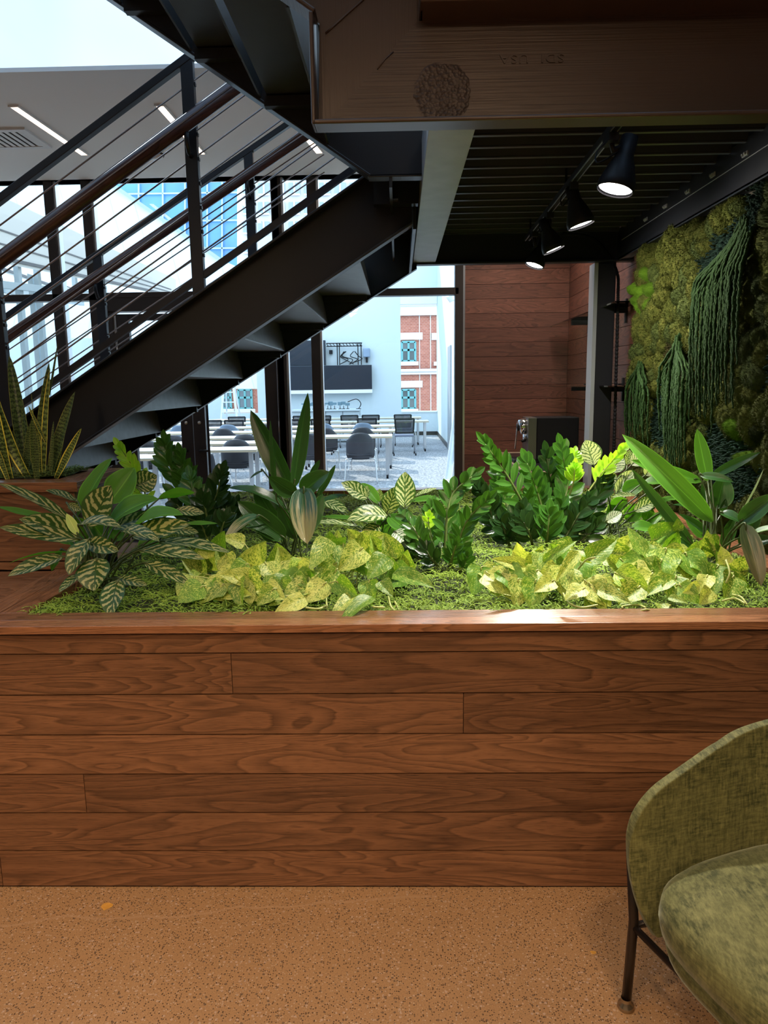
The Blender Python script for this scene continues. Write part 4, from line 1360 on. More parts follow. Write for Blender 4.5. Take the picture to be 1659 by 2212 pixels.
root = Z3(400, 1290, 3.0); root.z = zl(3.0)
zz1 = plant('zz_plant', root, 'glossy ZZ plant in the middle of the planter, one stem arching up to the right', 'plant')
def G3(x, Y): return lambda: None
def gz(f, x, y, Y):
    p = f(x, y, Y); return p
for (pts, nl_, ll, lw, mt) in [
    ([(370,1300,3.0),(385,1050,3.0),(400,800,3.02),(450,620,3.05),(600,490,3.05)], 8, 150, 78, M_ZZ),
    ([(470,1290,2.95),(480,1080,2.95),(560,850,2.95),(720,680,2.93)], 8, 135, 74, M_ZZ),
    ([(330,1290,3.05),(285,1050,3.1),(240,880,3.12),(270,740,3.15)], 7, 130, 60, M_ZZ),
    ([(300,1290,2.95),(220,1100,2.95),(150,950,2.95),(60,820,3.0)], 8, 130, 62, M_ZZ),
    ([(420,1290,2.9),(440,1150,2.86),(470,1050,2.84)], 5, 110, 62, M_ZZ),
    ([(350,1300,2.9),(290,1180,2.85),(230,1090,2.85)], 5, 130, 60, M_ZZD),
    ([(360,1300,3.1),(330,1000,3.2),(300,850,3.25)], 7, 130, 64, M_ZZD),
    ([(410,1300,3.1),(470,1050,3.15),(510,850,3.2)], 7, 130, 64, M_ZZ),
    ([(300,1290,3.0),(170,1160,2.95),(100,1060,2.95)], 6, 120, 56, M_ZZD),
    ([(470,1290,2.88),(520,1230,2.85),(560,1140,2.83)], 4, 110, 60, M_ZZ)]:
    c_ = [Z3(*q) for q in pts]; c_[0].z = zl(c_[0].y)-.01
    k = 1/S3/ppm(c_[0]); frond(zz1, c_, nl_, ll*k, lw*k, mt, M_STEMD if mt is M_ZZD else M_STEM)
k = 1/S3/ppm(root)
c_ = [Z3(*q) for q in [(280,1000,3.0), (250,880,3.0), (250,820,3.0)]]
frond(zz1, c_, 3, 75*k, 45*k, M_ZZL, r0=.003)

root = Z3(1060, 1040, 3.45); root.z = zl(3.45)
zz2 = plant('zz_plant', root, 'big dense ZZ plant right of centre with a long stem leaning up to the left', 'plant')
for (pts, nl_, ll, lw, mt) in [
    ([(1130,1080,3.4),(1060,800,3.38),(930,550,3.35),(820,380,3.33),(710,225,3.3)], 10, 150, 62, M_ZZ),
    ([(900,1090,3.4),(800,900,3.4),(740,740,3.4),(660,580,3.4)], 10, 150, 80, M_ZZD),
    ([(980,1090,3.6),(930,850,3.65),(870,680,3.7),(800,510,3.7)], 9, 150, 64, M_ZZ),
    ([(1170,1060,3.5),(1180,800,3.5),(1130,600,3.5),(1050,380,3.5)], 9, 150, 80, M_ZZ),
    ([(1250,1060,3.45),(1310,800,3.45),(1380,560,3.5),(1330,270,3.5)], 10, 160, 82, M_ZZ),
    ([(1260,1060,3.5),(1280,800,3.6),(1250,600,3.6),(1210,330,3.6)], 10, 160, 78, M_ZZD),
    ([(1100,1080,3.3),(1070,950,3.25),(1020,860,3.25)], 5, 150, 84, M_ZZD),
    ([(1200,1080,3.3),(1220,950,3.25),(1230,800,3.25)], 6, 150, 84, M_ZZ),
    ([(1300,1080,3.3),(1380,950,3.3),(1450,830,3.3),(1540,700,3.3)], 8, 150, 80, M_ZZD),
    ([(920,1090,3.3),(880,980,3.27),(850,860,3.27)], 6, 140, 80, M_ZZD),
    ([(1000,1090,3.3),(960,950,3.28),(1000,780,3.28)], 7, 150, 84, M_ZZD),
    ([(1320,1080,3.3),(1480,1020,3.28),(1600,900,3.28)], 7, 150, 84, M_ZZD),
    ([(1360,1060,3.45),(1500,900,3.45),(1600,700,3.5),(1680,540,3.5)], 9, 150, 80, M_ZZD),
    ([(1150,1080,3.55),(1100,850,3.6),(1060,700,3.6)], 8, 150, 80, M_ZZD),
    ([(1230,1080,3.4),(1300,900,3.4),(1320,740,3.4)], 8, 150, 80, M_ZZ)]:
    c_ = [Z3(*q) for q in pts]; c_[0].z = zl(c_[0].y)-.01
    k = 1/S3/ppm(c_[0]); frond(zz2, c_, nl_, ll*k, lw*k, mt, M_STEMD if mt is M_ZZD else M_STEM)
for (pts, nl_, ll, lw) in [([(150,900,3.5),(260,760,3.5),(370,610,3.5),(520,440,3.5)], 8, 105, 56), ([(110,790,3.45),(140,690,3.42),(150,580,3.4)], 5, 95, 55), ([(60,660,3.6),(130,560,3.65),(150,470,3.7)], 5, 95, 50)]:
    c_ = [Z4(*q) for q in pts]; k = 1/S4/ppm(c_[0])
    frond(zz2, c_, nl_, ll*k, lw*k, M_ZZL, M_STEML, start=.45, r0=.0055)

root = Z1(880, 700, 3.7); root.z = zl(3.7)
zz3 = plant('zz_plant', root, 'ZZ plant with light green tip at the back left, beside the glass doors', 'plant')
for (pts, nl_, ll, lw, mt) in [
    ([(960,760,3.7),(930,500,3.7),(860,340,3.7),(775,205,3.7)], 8, 95, 50, M_ZZL),
    ([(1130,760,3.6),(1130,450,3.6),(1080,300,3.6),(1060,185,3.6)], 9, 115, 56, M_ZZ),
    ([(1180,760,3.6),(1200,500,3.6),(1190,400,3.6),(1160,260,3.6)], 8, 110, 56, M_ZZ)]:
    c_ = [Z1(*q) for q in pts]; c_[0].z = zl(c_[0].y)-.01
    k = 1/S1/ppm(c_[0]); frond(zz3, c_, nl_, ll*k, lw*k, mt, r0=.006)
root = Z1(1330, 740, 3.4); root.z = zl(3.4)
zz4 = plant('zz_plant', root, 'dark ZZ plant between the striped aglaonema and the tall cast-iron plant', 'plant')
for (pts, nl_, ll, lw, mt) in [
    ([(1300,800,3.4),(1270,600,3.4),(1240,500,3.42),(1220,400,3.45)], 8, 110, 62, M_ZZ),
    ([(1340,800,3.4),(1360,600,3.4),(1390,480,3.4),(1420,370,3.4)], 8, 110, 60, M_ZZD),
    ([(1330,800,3.35),(1320,620,3.3),(1290,540,3.3)], 7, 110, 60, M_ZZD),
    ([(1380,800,3.4),(1430,650,3.4),(1450,560,3.4)], 6, 100, 56, M_ZZD),
    ([(1420,800,3.45),(1480,700,3.45),(1510,580,3.45)], 5, 100, 50, M_ZZD),
    ([(1250,800,3.4),(1190,640,3.4),(1130,560,3.4)], 6, 100, 56, M_ZZD),
    ([(1350,800,3.3),(1290,700,3.25),(1200,650,3.2)], 6, 100, 56, M_ZZD),
    ([(1380,800,3.3),(1420,720,3.25),(1440,660,3.25)], 4, 100, 56, M_ZZD)]:
    c_ = [Z1(*q) for q in pts]; c_[0].z = zl(c_[0].y)-.01
    k = 1/S1/ppm(c_[0]); frond(zz4, c_, nl_, ll*k, lw*k, mt, r0=.006)

# ---- snake plants. origin (0,740), scale 3.687
S5 = 3.687
def Z5(x, y, Y): return P(x/S5, 740+y/S5, Y=Y)


sn = plant('snake_plant', Z5(180, 1070, 3.02), 'snake plant with yellow-edged banded leaves in the taller left box', 'plant')
sn.location.z = ZS
ORG[sn.name] = V(sn.location)
for (bx, by, tx, ty, w, yb, yt, arch, nh, mt, pf, sb_) in [
    (220,900,72,95,125,3.1,3.14,0,(.1,-1,.1),1,0,.0), (235,1085,-50,320,120,3.0,2.98,0,(-.1,-1,.1),0,0,-.10),
    (90,1075,-60,380,110,2.98,2.96,0,(0,-1,.1),0,0,-.06), (255,1085,175,415,56,3.05,3.05,0,(-.5,-1,.1),1,0,-.04),
    (290,1000,392,155,92,3.1,3.12,0,(-.1,-1,.1),1,0,.0), (350,1050,400,200,62,3.0,3.0,0,(0,-1,.1),0,0,-.03),
    (395,420,462,0,20,3.14,3.14,0,(0,-1,.1),1,0,0), (390,1030,597,390,108,3.02,3.04,0,(0,-1,.1),1,0,-.02),
    (445,1045,650,680,72,2.98,2.96,0,(.1,-1,.2),0,0,.0), (300,1090,255,590,76,2.97,2.95,0,(.1,-1,.1),1,0,.0),
    (370,800,225,500,34,3.0,2.98,0,(0,-1,.2),0,0,.0), (400,1010,428,620,40,3.0,3.0,0,(0,-1,.1),1,0,.0),
    (290,900,250,395,14,3.08,3.08,0,(0,-1,.1),0,0,0), (60,1040,-70,700,70,2.97,2.95,0,(0,-1,.1),0,0,0),
    (150,1080,100,700,80,3.0,3.02,0,(0,-1,.1),1,0,0), (210,1060,240,640,70,3.04,3.04,0,(0,-1,.1),1,0,0),
    (430,1010,520,700,40,3.05,3.05,0,(0,-1,.1),0,0,0), (340,1080,300,700,50,3.03,3.03,0,(0,-1,.1),0,0,0)]:
    B = Z5(bx, by, yb); T = Z5(tx, ty, yt)
    if by > 850: B.z = min(B.z, ZS)-.0
    one_leaf(sn, B, T, w/S5/ppm(B), M_SNAKE2 if mt else M_SNAKE, arch=0, nh=nh, prof=w_snake, cup=.45, wave=.05, nl=16, side_bend=sb_, twist=R.uniform(-.4, .4))

# ---- marble queen pothos, trailing over the front rim
def pothos(name_label, boxes, root, seed, extra, vines):
    rr = random.Random(seed)
    e = plant('marble_pothos', root, name_label, 'plant')
    leaves = []
    for (x0, x1, ytop, ybot, n) in boxes:
        for i in range(n):
            fx = (i+rr.random())/n
            x = x0+(x1-x0)*fx
            fy = rr.random()
            env = math.sin(PI*min(1, max(0, (x-x0)/(x1-x0))))**.4
            y = ybot-(ybot-ytop)*(1-fy)*env
            Yd = 2.36+.42*(1-fy)+rr.uniform(-.03, .03)
            leaves.append((x, y, Yd, rr.uniform(42, 66), fy))
    for i, (x, y, Yd, sz, fy) in enumerate(leaves):
        Tp = P(x, y, Y=Yd)
        an = rr.gauss(0, 1.0)
        # tip direction on screen: mostly down/out or up at the top of the mound
        if fy < .35: dr = V((math.sin(an*.7), -.25, math.cos(an*.7)*.8))
        else: dr = V((math.sin(an), -.55, -.35-.35*abs(math.cos(an))))
        dr.normalize()
        l = sz/ppm(Tp)*1.25
        nh = V((rr.uniform(-.55, .55), -1, rr.uniform(.1, 1.1))).normalized()
        B = Tp - dr*l*.5; T = Tp + dr*l*.5
        fz = mh(B.x, B.y)
        if B.z < fz+.015: T.z += fz+.02-B.z; B.z = fz+.02
        lim = fz+.008 if T.y > yi+.01 else ZR+.006
        T.z = max(T.z, lim)
        stem = V((B.x+rr.uniform(-.04, .04)+(root[0]-B.x)*.25, min(2.75, B.y+rr.uniform(.03, .12)), 0)); stem.z = mh(stem.x, stem.y)
        one_leaf(e, B, T, l*rr.uniform(.72, .92), M_POT if rr.random() < .7 else M_POTG, stem=stem, sr=.0022, smat=M_STEML, arch=rr.uniform(.03, .16), nh=nh,
                 prof=w_heart, cup=rr.uniform(.15, .5), wave=.10, nl=10, side_bend=rr.uniform(-.06, .06))
    for (bx, by, tx, ty, w, yb, yt, arch, nh) in extra:
        B = Z_(bx, by, yb); T = Z_(tx, ty, yt)
        one_leaf(e, B, T, w/ZS_/ppm(B), M_POT, arch=arch, nh=nh, prof=w_heart, cup=.3, wave=.1)
    for v_ in vines:
        c_ = [Z_(*q) for q in v_]
        c_ = [V((q.x, q.y, max(q.z, (ZR+.004) if q.y < yi else mh(q.x, q.y)))) for q in c_]
        MB().tube(spline(c_, 7), .0034, 7).build('vine', M_STEML, e, smooth=True)
    return e


Z_, ZS_ = Z2, S1
pothos('yellow-green marbled pothos spilling over the front rim, left of the middle',
       [(400, 640, 1160, 1290, 34), (600, 880, 1155, 1285, 38), (385, 560, 1230, 1300, 9)], tuple(V((P(640, 1240, Y=2.6).x, 2.6, zl(2.6)))), 5,
       [(1200,1300,978,1492,110,2.32,2.19,.16,(-.3,-.8,.6)), (1090,1290,925,1450,105,2.36,2.25,.14,(-.3,-.9,.5)),
        (770,1310,560,1420,125,2.34,2.26,.12,(0,-.9,.5)), (640,1285,530,1360,90,2.38,2.33,.06,(0,-1,.3)),
        (1330,1150,1600,1245,135,2.5,2.42,.12,(0,-.7,.8)), (1350,1060,1275,890,150,2.6,2.62,.0,(.1,-1,.2)),
        (140,1060,140,930,120,2.6,2.62,.0,(-.1,-1,.2)), (340,1340,345,1415,60,2.36,2.30,.1,(0,-1,.2)), (260,1330,235,1405,40,2.38,2.32,.05,(0,-1,.2)),
        (440,1190,215,1160,140,2.42,2.36,.08,(0,-.9,.5)), (1290,1040,1165,1190,160,2.48,2.4,.05,(0,-1,.4)),
        (920,930,800,1130,150,2.55,2.45,.03,(0,-1,.4)), (980,1000,975,870,90,2.7,2.72,.0,(-.2,-1,.2)),
        (1250,1200,1330,1300,110,2.38,2.33,.1,(.1,-.9,.5)), (230,1270,430,1290,130,2.4,2.35,.1,(0,-.8,.6)),
        (690,1160,790,1240,100,2.45,2.4,.1,(0,-.9,.5))],
       [[(900,1280,2.42),(910,1380,2.34),(940,1410,2.31),(1060,1340,2.33)], [(640,1295,2.36),(750,1300,2.37),(820,1290,2.4)], [(770,1370,2.30),(850,1378,2.31),(900,1360,2.34)],
        [(1300,1300,2.40),(1320,1370,2.32),(1370,1395,2.31),(1340,1330,2.36)], [(1200,1365,2.29),(1275,1370,2.30)], [(800,1100,2.5),(800,1200,2.45),(880,1290,2.42)]])
Z_, ZS_ = Z4, S4
pothos('yellow-green marbled pothos filling the front right corner of the planter',
       [(1080, 1300, 1165, 1285, 30), (1290, 1590, 1150, 1290, 42), (1025, 1130, 1225, 1265, 6)], tuple(V((P(1340, 1240, Y=2.6).x, 2.6, zl(2.6)))), 11,
       [(330,1530,590,1640,150,2.36,2.30,.08,(0,-.8,.7)), (1215,1530,1120,1650,150,2.34,2.30,.03,(0,-1,.3)),
        (820,1640,845,1720,120,2.31,2.27,.02,(0,-1,.3)), (950,1080,950,975,100,2.72,2.72,.0,(.1,-1,.2)),
        (180,1230,0,1470,110,2.4,2.34,.05,(-.1,-.9,.5)), (1320,1340,1290,1190,140,2.5,2.52,.0,(.2,-1,.2)),
        (640,1560,500,1450,160,2.44,2.42,.05,(0,-1,.4)), (700,1260,560,1040,130,2.6,2.66,.02,(.1,-1,.2)),
        (880,1590,1035,1640,70,2.34,2.3,.1,(0,-.8,.6)), (1130,1500,990,1560,110,2.38,2.36,.04,(0,-1,.4)),
        (240,1300,480,1140,180,2.5,2.55,.1,(-.1,-.9,.4)), (280,1600,220,1690,90,2.36,2.33,.02,(0,-1,.3)),
        (-230,1360,-500,1290,130,2.5,2.45,.12,(0,-.9,.5)), (-100,1320,170,1150,90,2.6,2.62,.2,(0,-.8,.6))],
       [[(60,1560,2.40),(100,1630,2.34),(200,1670,2.31),(330,1650,2.32)], [(170,1380,2.5),(240,1300,2.45),(310,1280,2.42)], [(510,1680,2.31),(600,1720,2.28),(700,1755,2.25),(780,1700,2.29),(900,1650,2.32)],
        [(520,1720,2.27),(530,1660,2.34),(640,1650,2.33),(700,1720,2.27)], [(1300,1620,2.34),(1400,1600,2.36),(1480,1640,2.33)], [(1330,1300,2.44),(1360,1400,2.4),(1330,1480,2.4)], [(1380,1570,2.40),(1450,1590,2.36),(1495,1650,2.33)]])
# ------------------------------------------------------------------ living moss wall
XMW = 1.50
mw = empty('moss_wall', (XW-.02, 3.6, 1.0), 'preserved moss wall of olive and dark green cushions on the right wall', 'moss wall')
M_CUSH = [simple('moss_board', (.035, .03, .018), .9)]


def cush_mat(name, a, b, c3):
    t = NT(name); p = t.obj(); oi = t.n('ObjectInfo').outputs['Random']
    n = t.noise(p, 30, 4, .85); n2 = t.noise(p, 5, 2)
    c = t.mix(n2, a, b); c = t.mix(t.ramp(n, [(.5, (0,)*3), (.75, (1,)*3)]), c, c3)
    v = t.math('ADD', t.math('MULTIPLY', oi, .6), .7)
    c = t.mix(1.0, c, t.n('CombineXYZ', {0: v, 1: v, 2: v}).outputs[0], 'MULTIPLY')
    return t.done(t.bsdf(c, .9, 0, t.bump(n, .8, .02), .15))


MC1 = cush_mat('olive_cushion_moss', (.048, .066, .010), (.082, .088, .013), (.17, .17, .035))
MC2 = cush_mat('dark_cushion_moss', (.030, .046, .010), (.048, .062, .013), (.10, .12, .03))
MC3 = cush_mat('lime_cushion_moss', (.13, .28, .015), (.18, .36, .02), (.30, .50, .05))
MC4 = cush_mat('teal_reindeer_moss', (.018, .048, .034), (.028, .062, .042), (.06, .11, .08))
MC5 = cush_mat('amaranthus_green', (.010, .030, .006), (.018, .043, .010), (.034, .068, .016))
MC6 = cush_mat('ochre_flat_moss', (.06, .058, .016), (.09, .075, .022), (.15, .13, .045))


def cushion_mesh(seed, fuzz=900):
    rr = random.Random(seed); m = MB(); nu, nv = 22, 12
    def surf(th, ph):
        d = V((math.sin(th)*math.cos(ph), math.sin(th)*math.sin(ph), math.cos(th)))
        k = 1+.16*noise.noise(d*1.7+V((seed, 0, 0)))+.05*noise.noise(d*6+V((seed, 3, 0)))
        return V((d.x*k, d.y*k, d.z*k))
    o = 0
    for i in range(nv+1):
        for k in range(nu):
            m.v.append(tuple(surf(PI*i/nv*.62, 2*PI*k/nu)))
    for i in range(nv):
        for k in range(nu):
            k2 = (k+1) % nu
            m.face((i*nu+k, (i+1)*nu+k, (i+1)*nu+k2, i*nu+k2))
    for q in range(fuzz):
        th = math.acos(1-rr.random()*1.45); ph = rr.uniform(0, 2*PI)
        p = surf(th, ph); n_ = p.normalized(); l = rr.uniform(.07, .16)
        a = V((rr.uniform(-1, 1), rr.uniform(-1, 1), rr.uniform(-1, 1)))
        sd = n_.cross(a).normalized()*rr.uniform(.014, .026); tip = p + (n_+a*.5).normalized()*l
        m.add([p+sd, p-sd, tip], [(0, 1, 2)])
    return m


def mesh_of(m, mat, name):
    o = m.build(name, mat, None, org=(0, 0, 0), smooth=True); me = o.data; bpy.data.objects.remove(o); return me


bases = {}
for key, mt in (('o', MC1), ('d', MC2), ('l', MC3)):
    bases[key] = [mesh_of(cushion_mesh(i*3+hash_, 1700), mt, 'moss_cushion') for i, hash_ in ((1, 0), (2, 1), (3, 2))]
# teal clumps
def clump(seed, n=170, r=.055):
    rr = random.Random(seed); m = MB()
    for i in range(n):
        a = rr.uniform(0, 2*PI); d = math.sqrt(rr.random())
        m.ball((d*math.cos(a), d*math.sin(a), .10+.12*rr.random()), r*rr.uniform(.6, 1.3), 6, 4)
    return m


teal = [mesh_of(clump(i), MC4, 'reindeer_moss') for i in range(3)]
ochre = [mesh_of(clump(i+9, 260, .04), MC6, 'flat_moss') for i in range(2)]
TOP = 2.43
MB().box((XW-.035, 1.4, .9), (XW+.029, 4.88, TOP)).build('backing_board', M_CUSH[0], mw)
Rm = Matrix.Rotation(rad(-90), 4, 'Y')   # local z -> -x


def put(me, y, z, sy, sz, sd, name, rot=0.0, x=XW-.04):
    o = bpy.data.objects.new(name, me); C.objects.link(o); o.parent = mw
    o.matrix_local = Matrix.Translation(V((x, y, z))-V(mw.location)) @ Rm @ Matrix.Rotation(rot, 4, 'Z') @ Matrix.Diagonal((sz, sy, sd, 1))
    return o


def wpt(x, y): q = P(x, y, X=XW-.1); return q.y, q.z


zones = []   # (y, z, ry, rz, kind)
def zone(px_, py_, rx, ry, kind):
    y, z = wpt(px_, py_); k = ppm(V((XW-.1, y, z)))
    zones.append((y, z, rx/k*2.2, ry/k, kind))


zone(1555, 560, 38, 55, 't'); zone(1600, 510, 32, 60, 't'); zone(1625, 440, 25, 30, 't'); zone(1515, 585, 20, 30, 't')
zone(1425, 900, 30, 80, 't'); zone(1560, 1000, 45, 60, 't'); zone(1650, 820, 20, 50, 't'); zone(1600, 1030, 35, 60, 't'); zone(1545, 930, 22, 30, 't')
zone(1445, 800, 40, 55, 'f'); zone(1530, 800, 14, 45, 'f'); zone(1480, 700, 20, 20, 'f')
cnt = 0
items = []
y = 2.35; rr = random.Random(21)
row = 0
z = .92
while z < TOP-.02:
    y = 2.4 + (.06 if row % 2 else 0)
    while y < 4.87:
        yy = y+rr.uniform(-.03, .03); z2 = z+rr.uniform(-.025, .025)
        kind = None
        for (a, b, ry, rz, k_) in zones:
            if ((yy-a)/ry)**2+((z2-b)/rz)**2 < 1: kind = k_
        items.append((yy, z2, kind)); y += .105
    z += .088; row += 1
lime = [wpt(x, y) for x, y in ((1397, 590), (1405, 625), (1405, 660), (1388, 630), (1378, 650), (1370, 625), (1388, 665), (1591, 925), (1612, 990))]
objs = []
for (yy, zz_, kind) in items:
    if any(abs(yy-a) < .06 and abs(zz_-b) < .05 for a, b in lime): continue
    dist = V((XW, yy, zz_)) - CAM
    if kind == 't':
        objs.append((dist.length, rr.choice(teal), yy, zz_, .10, .085, .22, 'reindeer_moss'))
    elif kind == 'f':
        objs.append((dist.length, rr.choice(ochre), yy, zz_, .095, .08, .18, 'flat_moss'))
    else:
        s_ = rr.uniform(.7, 1.3); key = 'o' if rr.random() < .6 else 'd'
        objs.append((dist.length, rr.choice(bases[key]), yy, zz_, .060*s_, .074*rr.uniform(.75, 1.45)*s_, rr.uniform(.055, .105), 'moss_cushion'))
for i, (a, b) in enumerate(lime):
    s_ = 1 if i < 7 else .8
    objs.append((0, rr.choice(bases['l']), a, b, .062 if i < 7 else .036, (.05 if i < 7 else (.062 if i == 7 else .035)), .10 if i < 7 else .11, 'lime_moss_cushion'))
objs.sort(key=lambda o: o[0])
counts = {}; rest = {}
for (d_, me, yy, zz_, sy, sz_, sdp, nm) in objs:
    vis = yy > 2.75
    counts[nm] = counts.get(nm, 0)+(1 if vis else 0)
    if vis and counts[nm] <= 98:
        put(me, yy, zz_, sy, sz_, sdp, nm, rr.uniform(-.3, .3) if nm != 'reindeer_moss' else rr.uniform(0, 6))
    else:
        rest.setdefault(nm, []).append((me, yy, zz_, sy, sz_, sdp))
for nm, lst in rest.items():
    bys = {}
    for it in lst: bys.setdefault(it[0].materials[0].name, []).append(it)
    for mn, its in bys.items():
        vs = []; fs = []
        for (me, yy, zz_, sy, sz_, sdp) in its:
            Mx = Matrix.Translation(V((XW-.04, yy, zz_))-V(mw.location)) @ Rm @ Matrix.Diagonal((sz_, sy, sdp, 1))
            o0 = len(vs); vs += [tuple(Mx @ v.co) for v in me.vertices]; fs += [tuple(o0+i for i in p_.vertices) for p_ in me.polygons]
        m2 = bpy.data.meshes.new(nm+'s'); m2.from_pydata(vs, [], fs); m2.materials.append(its[0][0].materials[0])
        m2.polygons.foreach_set('use_smooth', [True]*len(m2.polygons))
        o = bpy.data.objects.new(nm+'s', m2); C.objects.link(o); o.parent = mw; o['kind'] = 'stuff'


# hanging amaranthus bunches
def bunch(top, wtop, wbot, zlen, n, seed, lean=0.0):
    rr = random.Random(seed); m = MB()
    y0, z0 = top
    for i in range(n):
        f_ = (i+.5)/n-.5
        yb = y0+lean+f_*wbot+rr.uniform(-.01, .01); yt = y0+f_*wtop
        zt_ = z0-abs(f_)*.12-rr.uniform(0, .05); ln = zlen*rr.uniform(.6, 1.0)*(1-.5*abs(f_))
        x = XW-.14-rr.uniform(0, .03)
        pts = []; rs = []; k_ = int(ln/.011)
        for k in range(k_+1):
            t_ = k/k_; e_ = min(1, t_*3.2)
            e_ = e_*e_*(3-2*e_)
            pts.append(V((x-.015*math.sin(t_*PI)+.002*math.sin(k), yt+(yb-yt)*e_+.004*math.sin(t_*9+i), zt_-ln*t_)))
            rs.append((.0045+.0025*(k % 2)+.0012*rr.random())*(1-.5*t_**4))
        m.tube(pts, rs, 6)
    return m


def pxw(x, y): return wpt(x, y)


for (tx, ty, w0_, w1_, ln, n, sd, ln_) in ((1402, 770, .10, .42, .62, 22, 1, -.0), (1490, 712, .06, .40, .80, 30, 2, 0), (1638, 458, .15, .50, .95, 44, 3, .22)):
    a, b = pxw(tx, ty)
    bunch((a, b), w0_, w1_, ln, n, sd, ln_).build('hanging_amaranthus', MC5, mw, smooth=True)

# ------------------------------------------------------------------ coffee counter, machine, shelves
ZCN = .95
cn = empty('coffee_counter', (1.25, 6.2, 0), 'small counter with pale edged top along the walnut side wall, behind the plants', 'counter')
cx0 = P(1092, 985, Z=ZCN).x; cyf = P(1125, 1020, Z=ZCN).y
cx0 = .93
MB().box((cx0, 5.5, ZCN-.04), (XW-.001, YB-.03, ZCN)).build('countertop', simple('pale_wood_edge', (.45, .33, .25), .35, 0, .5, 20, .2), cn, bevel=.002)
MB().box((cx0+.05, 5.55, ZCN), (XW-.02, 7.0, ZCN+.003)).build('top_inlay', simple('dark_stone', (.03, .03, .032), .2), cn)
MB().box((cx0+.04, 5.54, .1), (XW-.001, YB-.03, ZCN-.04)).build('cabinet', M_WALNUT2, cn)
Ym = 6.25
em = empty('espresso_machine', (1.25, Ym, ZCN+.003), 'black espresso machine with polished chrome group head on the counter', 'coffee machine')
x0 = P(1160, 950, Y=Ym-.15).x; x1 = P(1250, 950, Y=Ym-.15).x; xs0 = P(1141, 950, Y=Ym-.15).x
zt_ = P(1200, 902, Y=Ym-.15).z
MB().box((x0, Ym-.15, ZCN+.03), (x1, Ym+.15, zt_)).build('body', M_BLACK, em, bevel=.006)
MB().box((xs0, Ym-.14, ZCN+.03), (x0-.0005, Ym+.14, zt_)).build('front_panel', simple('brushed_steel', (.22, .21, .2), .3, .8), em, bevel=.004)
MB().box((xs0-.11, Ym-.14, ZCN+.003), (x1-.05, Ym+.14, ZCN+.029)).build('drip_tray', M_BLACK, em, bevel=.004)
ghc = P(1129, 922, Y=Ym); 
gz_ = ghc.z
MB().lathe([(0, -.01), (.058, -.01), (.066, .0), (.066, .07), (.05, .08), (.05, .12)], (ghc.x-.02, Ym, gz_), (.98, 0, .2)).build('group_head', M_CHROME, em, smooth=True)
MB().lathe([(0, 0), (.052, .0), (.055, .06), (.04, .07)], (ghc.x+.05, Ym-.03, gz_-.12), (0, 0, 1)).build('group_collar', M_CHROME, em, smooth=True)
MB().lathe([(0, -.012), (.03, -.012), (.03, .0), (0, .002)], (ghc.x-.035, Ym, gz_-.003), (.98, 0, .2)).build('knob', M_BLACK, em, smooth=True)
MB().tube([(ghc.x+.03, Ym-.02, gz_-.09), (ghc.x+.03, Ym-.02, gz_-.105), (ghc.x-.02, Ym-.12, gz_-.11)], .012).build('portafilter_handle', M_BLACK, em, smooth=True)
MB().tube([(xs0, Ym+.08, zt_-.03), (xs0-.05, Ym+.08, zt_-.04), (xs0-.07, Ym+.08, ZCN+.1)], .006).build('steam_wand', M_CHROME, em, smooth=True)
for dx_ in (0.03, .3):
    MB().tube([(xs0+dx_, Ym-.1, ZCN+.003), (xs0+dx_, Ym-.1, ZCN+.032)], .014).build('foot', M_BLACK, em)
jp = P(1129, 984, Y=5.95)
jr = empty('glass_jar', (jp.x, 5.95, ZCN+.003), 'small low glass jar with metal lid beside the espresso machine', 'jar')
MB().lathe([(0, 0), (.045, 0), (.05, .01), (.05, .035), (.044, .038)], (jp.x, 5.95, ZCN+.003)).build('jar_body', simple('pale_glass_jar', (.55, .55, .52), .1, 0, .6), jr, smooth=True)
MB().lathe([(.047, .038), (.047, .05), (0, .052)], (jp.x, 5.95, ZCN+.003)).build('lid', M_ALU, jr, smooth=True)

M_SHELFG = glass('shelf_glass', (.80, .90, .84), 1.0)
for (ypx, lb) in ((690, 'upper glass wall shelf on black brackets, above eye level'), (832, 'lower glass wall shelf seen edge-on, on black brackets')):
    q = P(1273, ypx+6, X=XW); yb1 = q.y; zs = q.z
    yb2 = P(1355, 660, X=XW).y
    sh = empty('wall_shelf', (XW, (yb1+yb2)/2, zs), lb, 'shelf', 'glass shelves on the walnut wall')
    MB().box((XW-.19, 5.0, zs+.012), (XW-.015, 7.08, zs+.022)).build('glass_shelf', M_SHELFG, sh)
    for yb_ in (yb1, yb2):
        m = MB().box((XW-.014, yb_-.014, zs-.09), (XW-.0005, yb_+.014, zs+.075))
        m.box((XW-.15, yb_-.014, zs-.022), (XW-.013, yb_+.014, zs+.011))
        m.box((XW-.045, yb_-.014, zs+.024), (XW-.013, yb_+.014, zs+.034))
        m.build('bracket', M_BLACK, sh, bevel=.001)

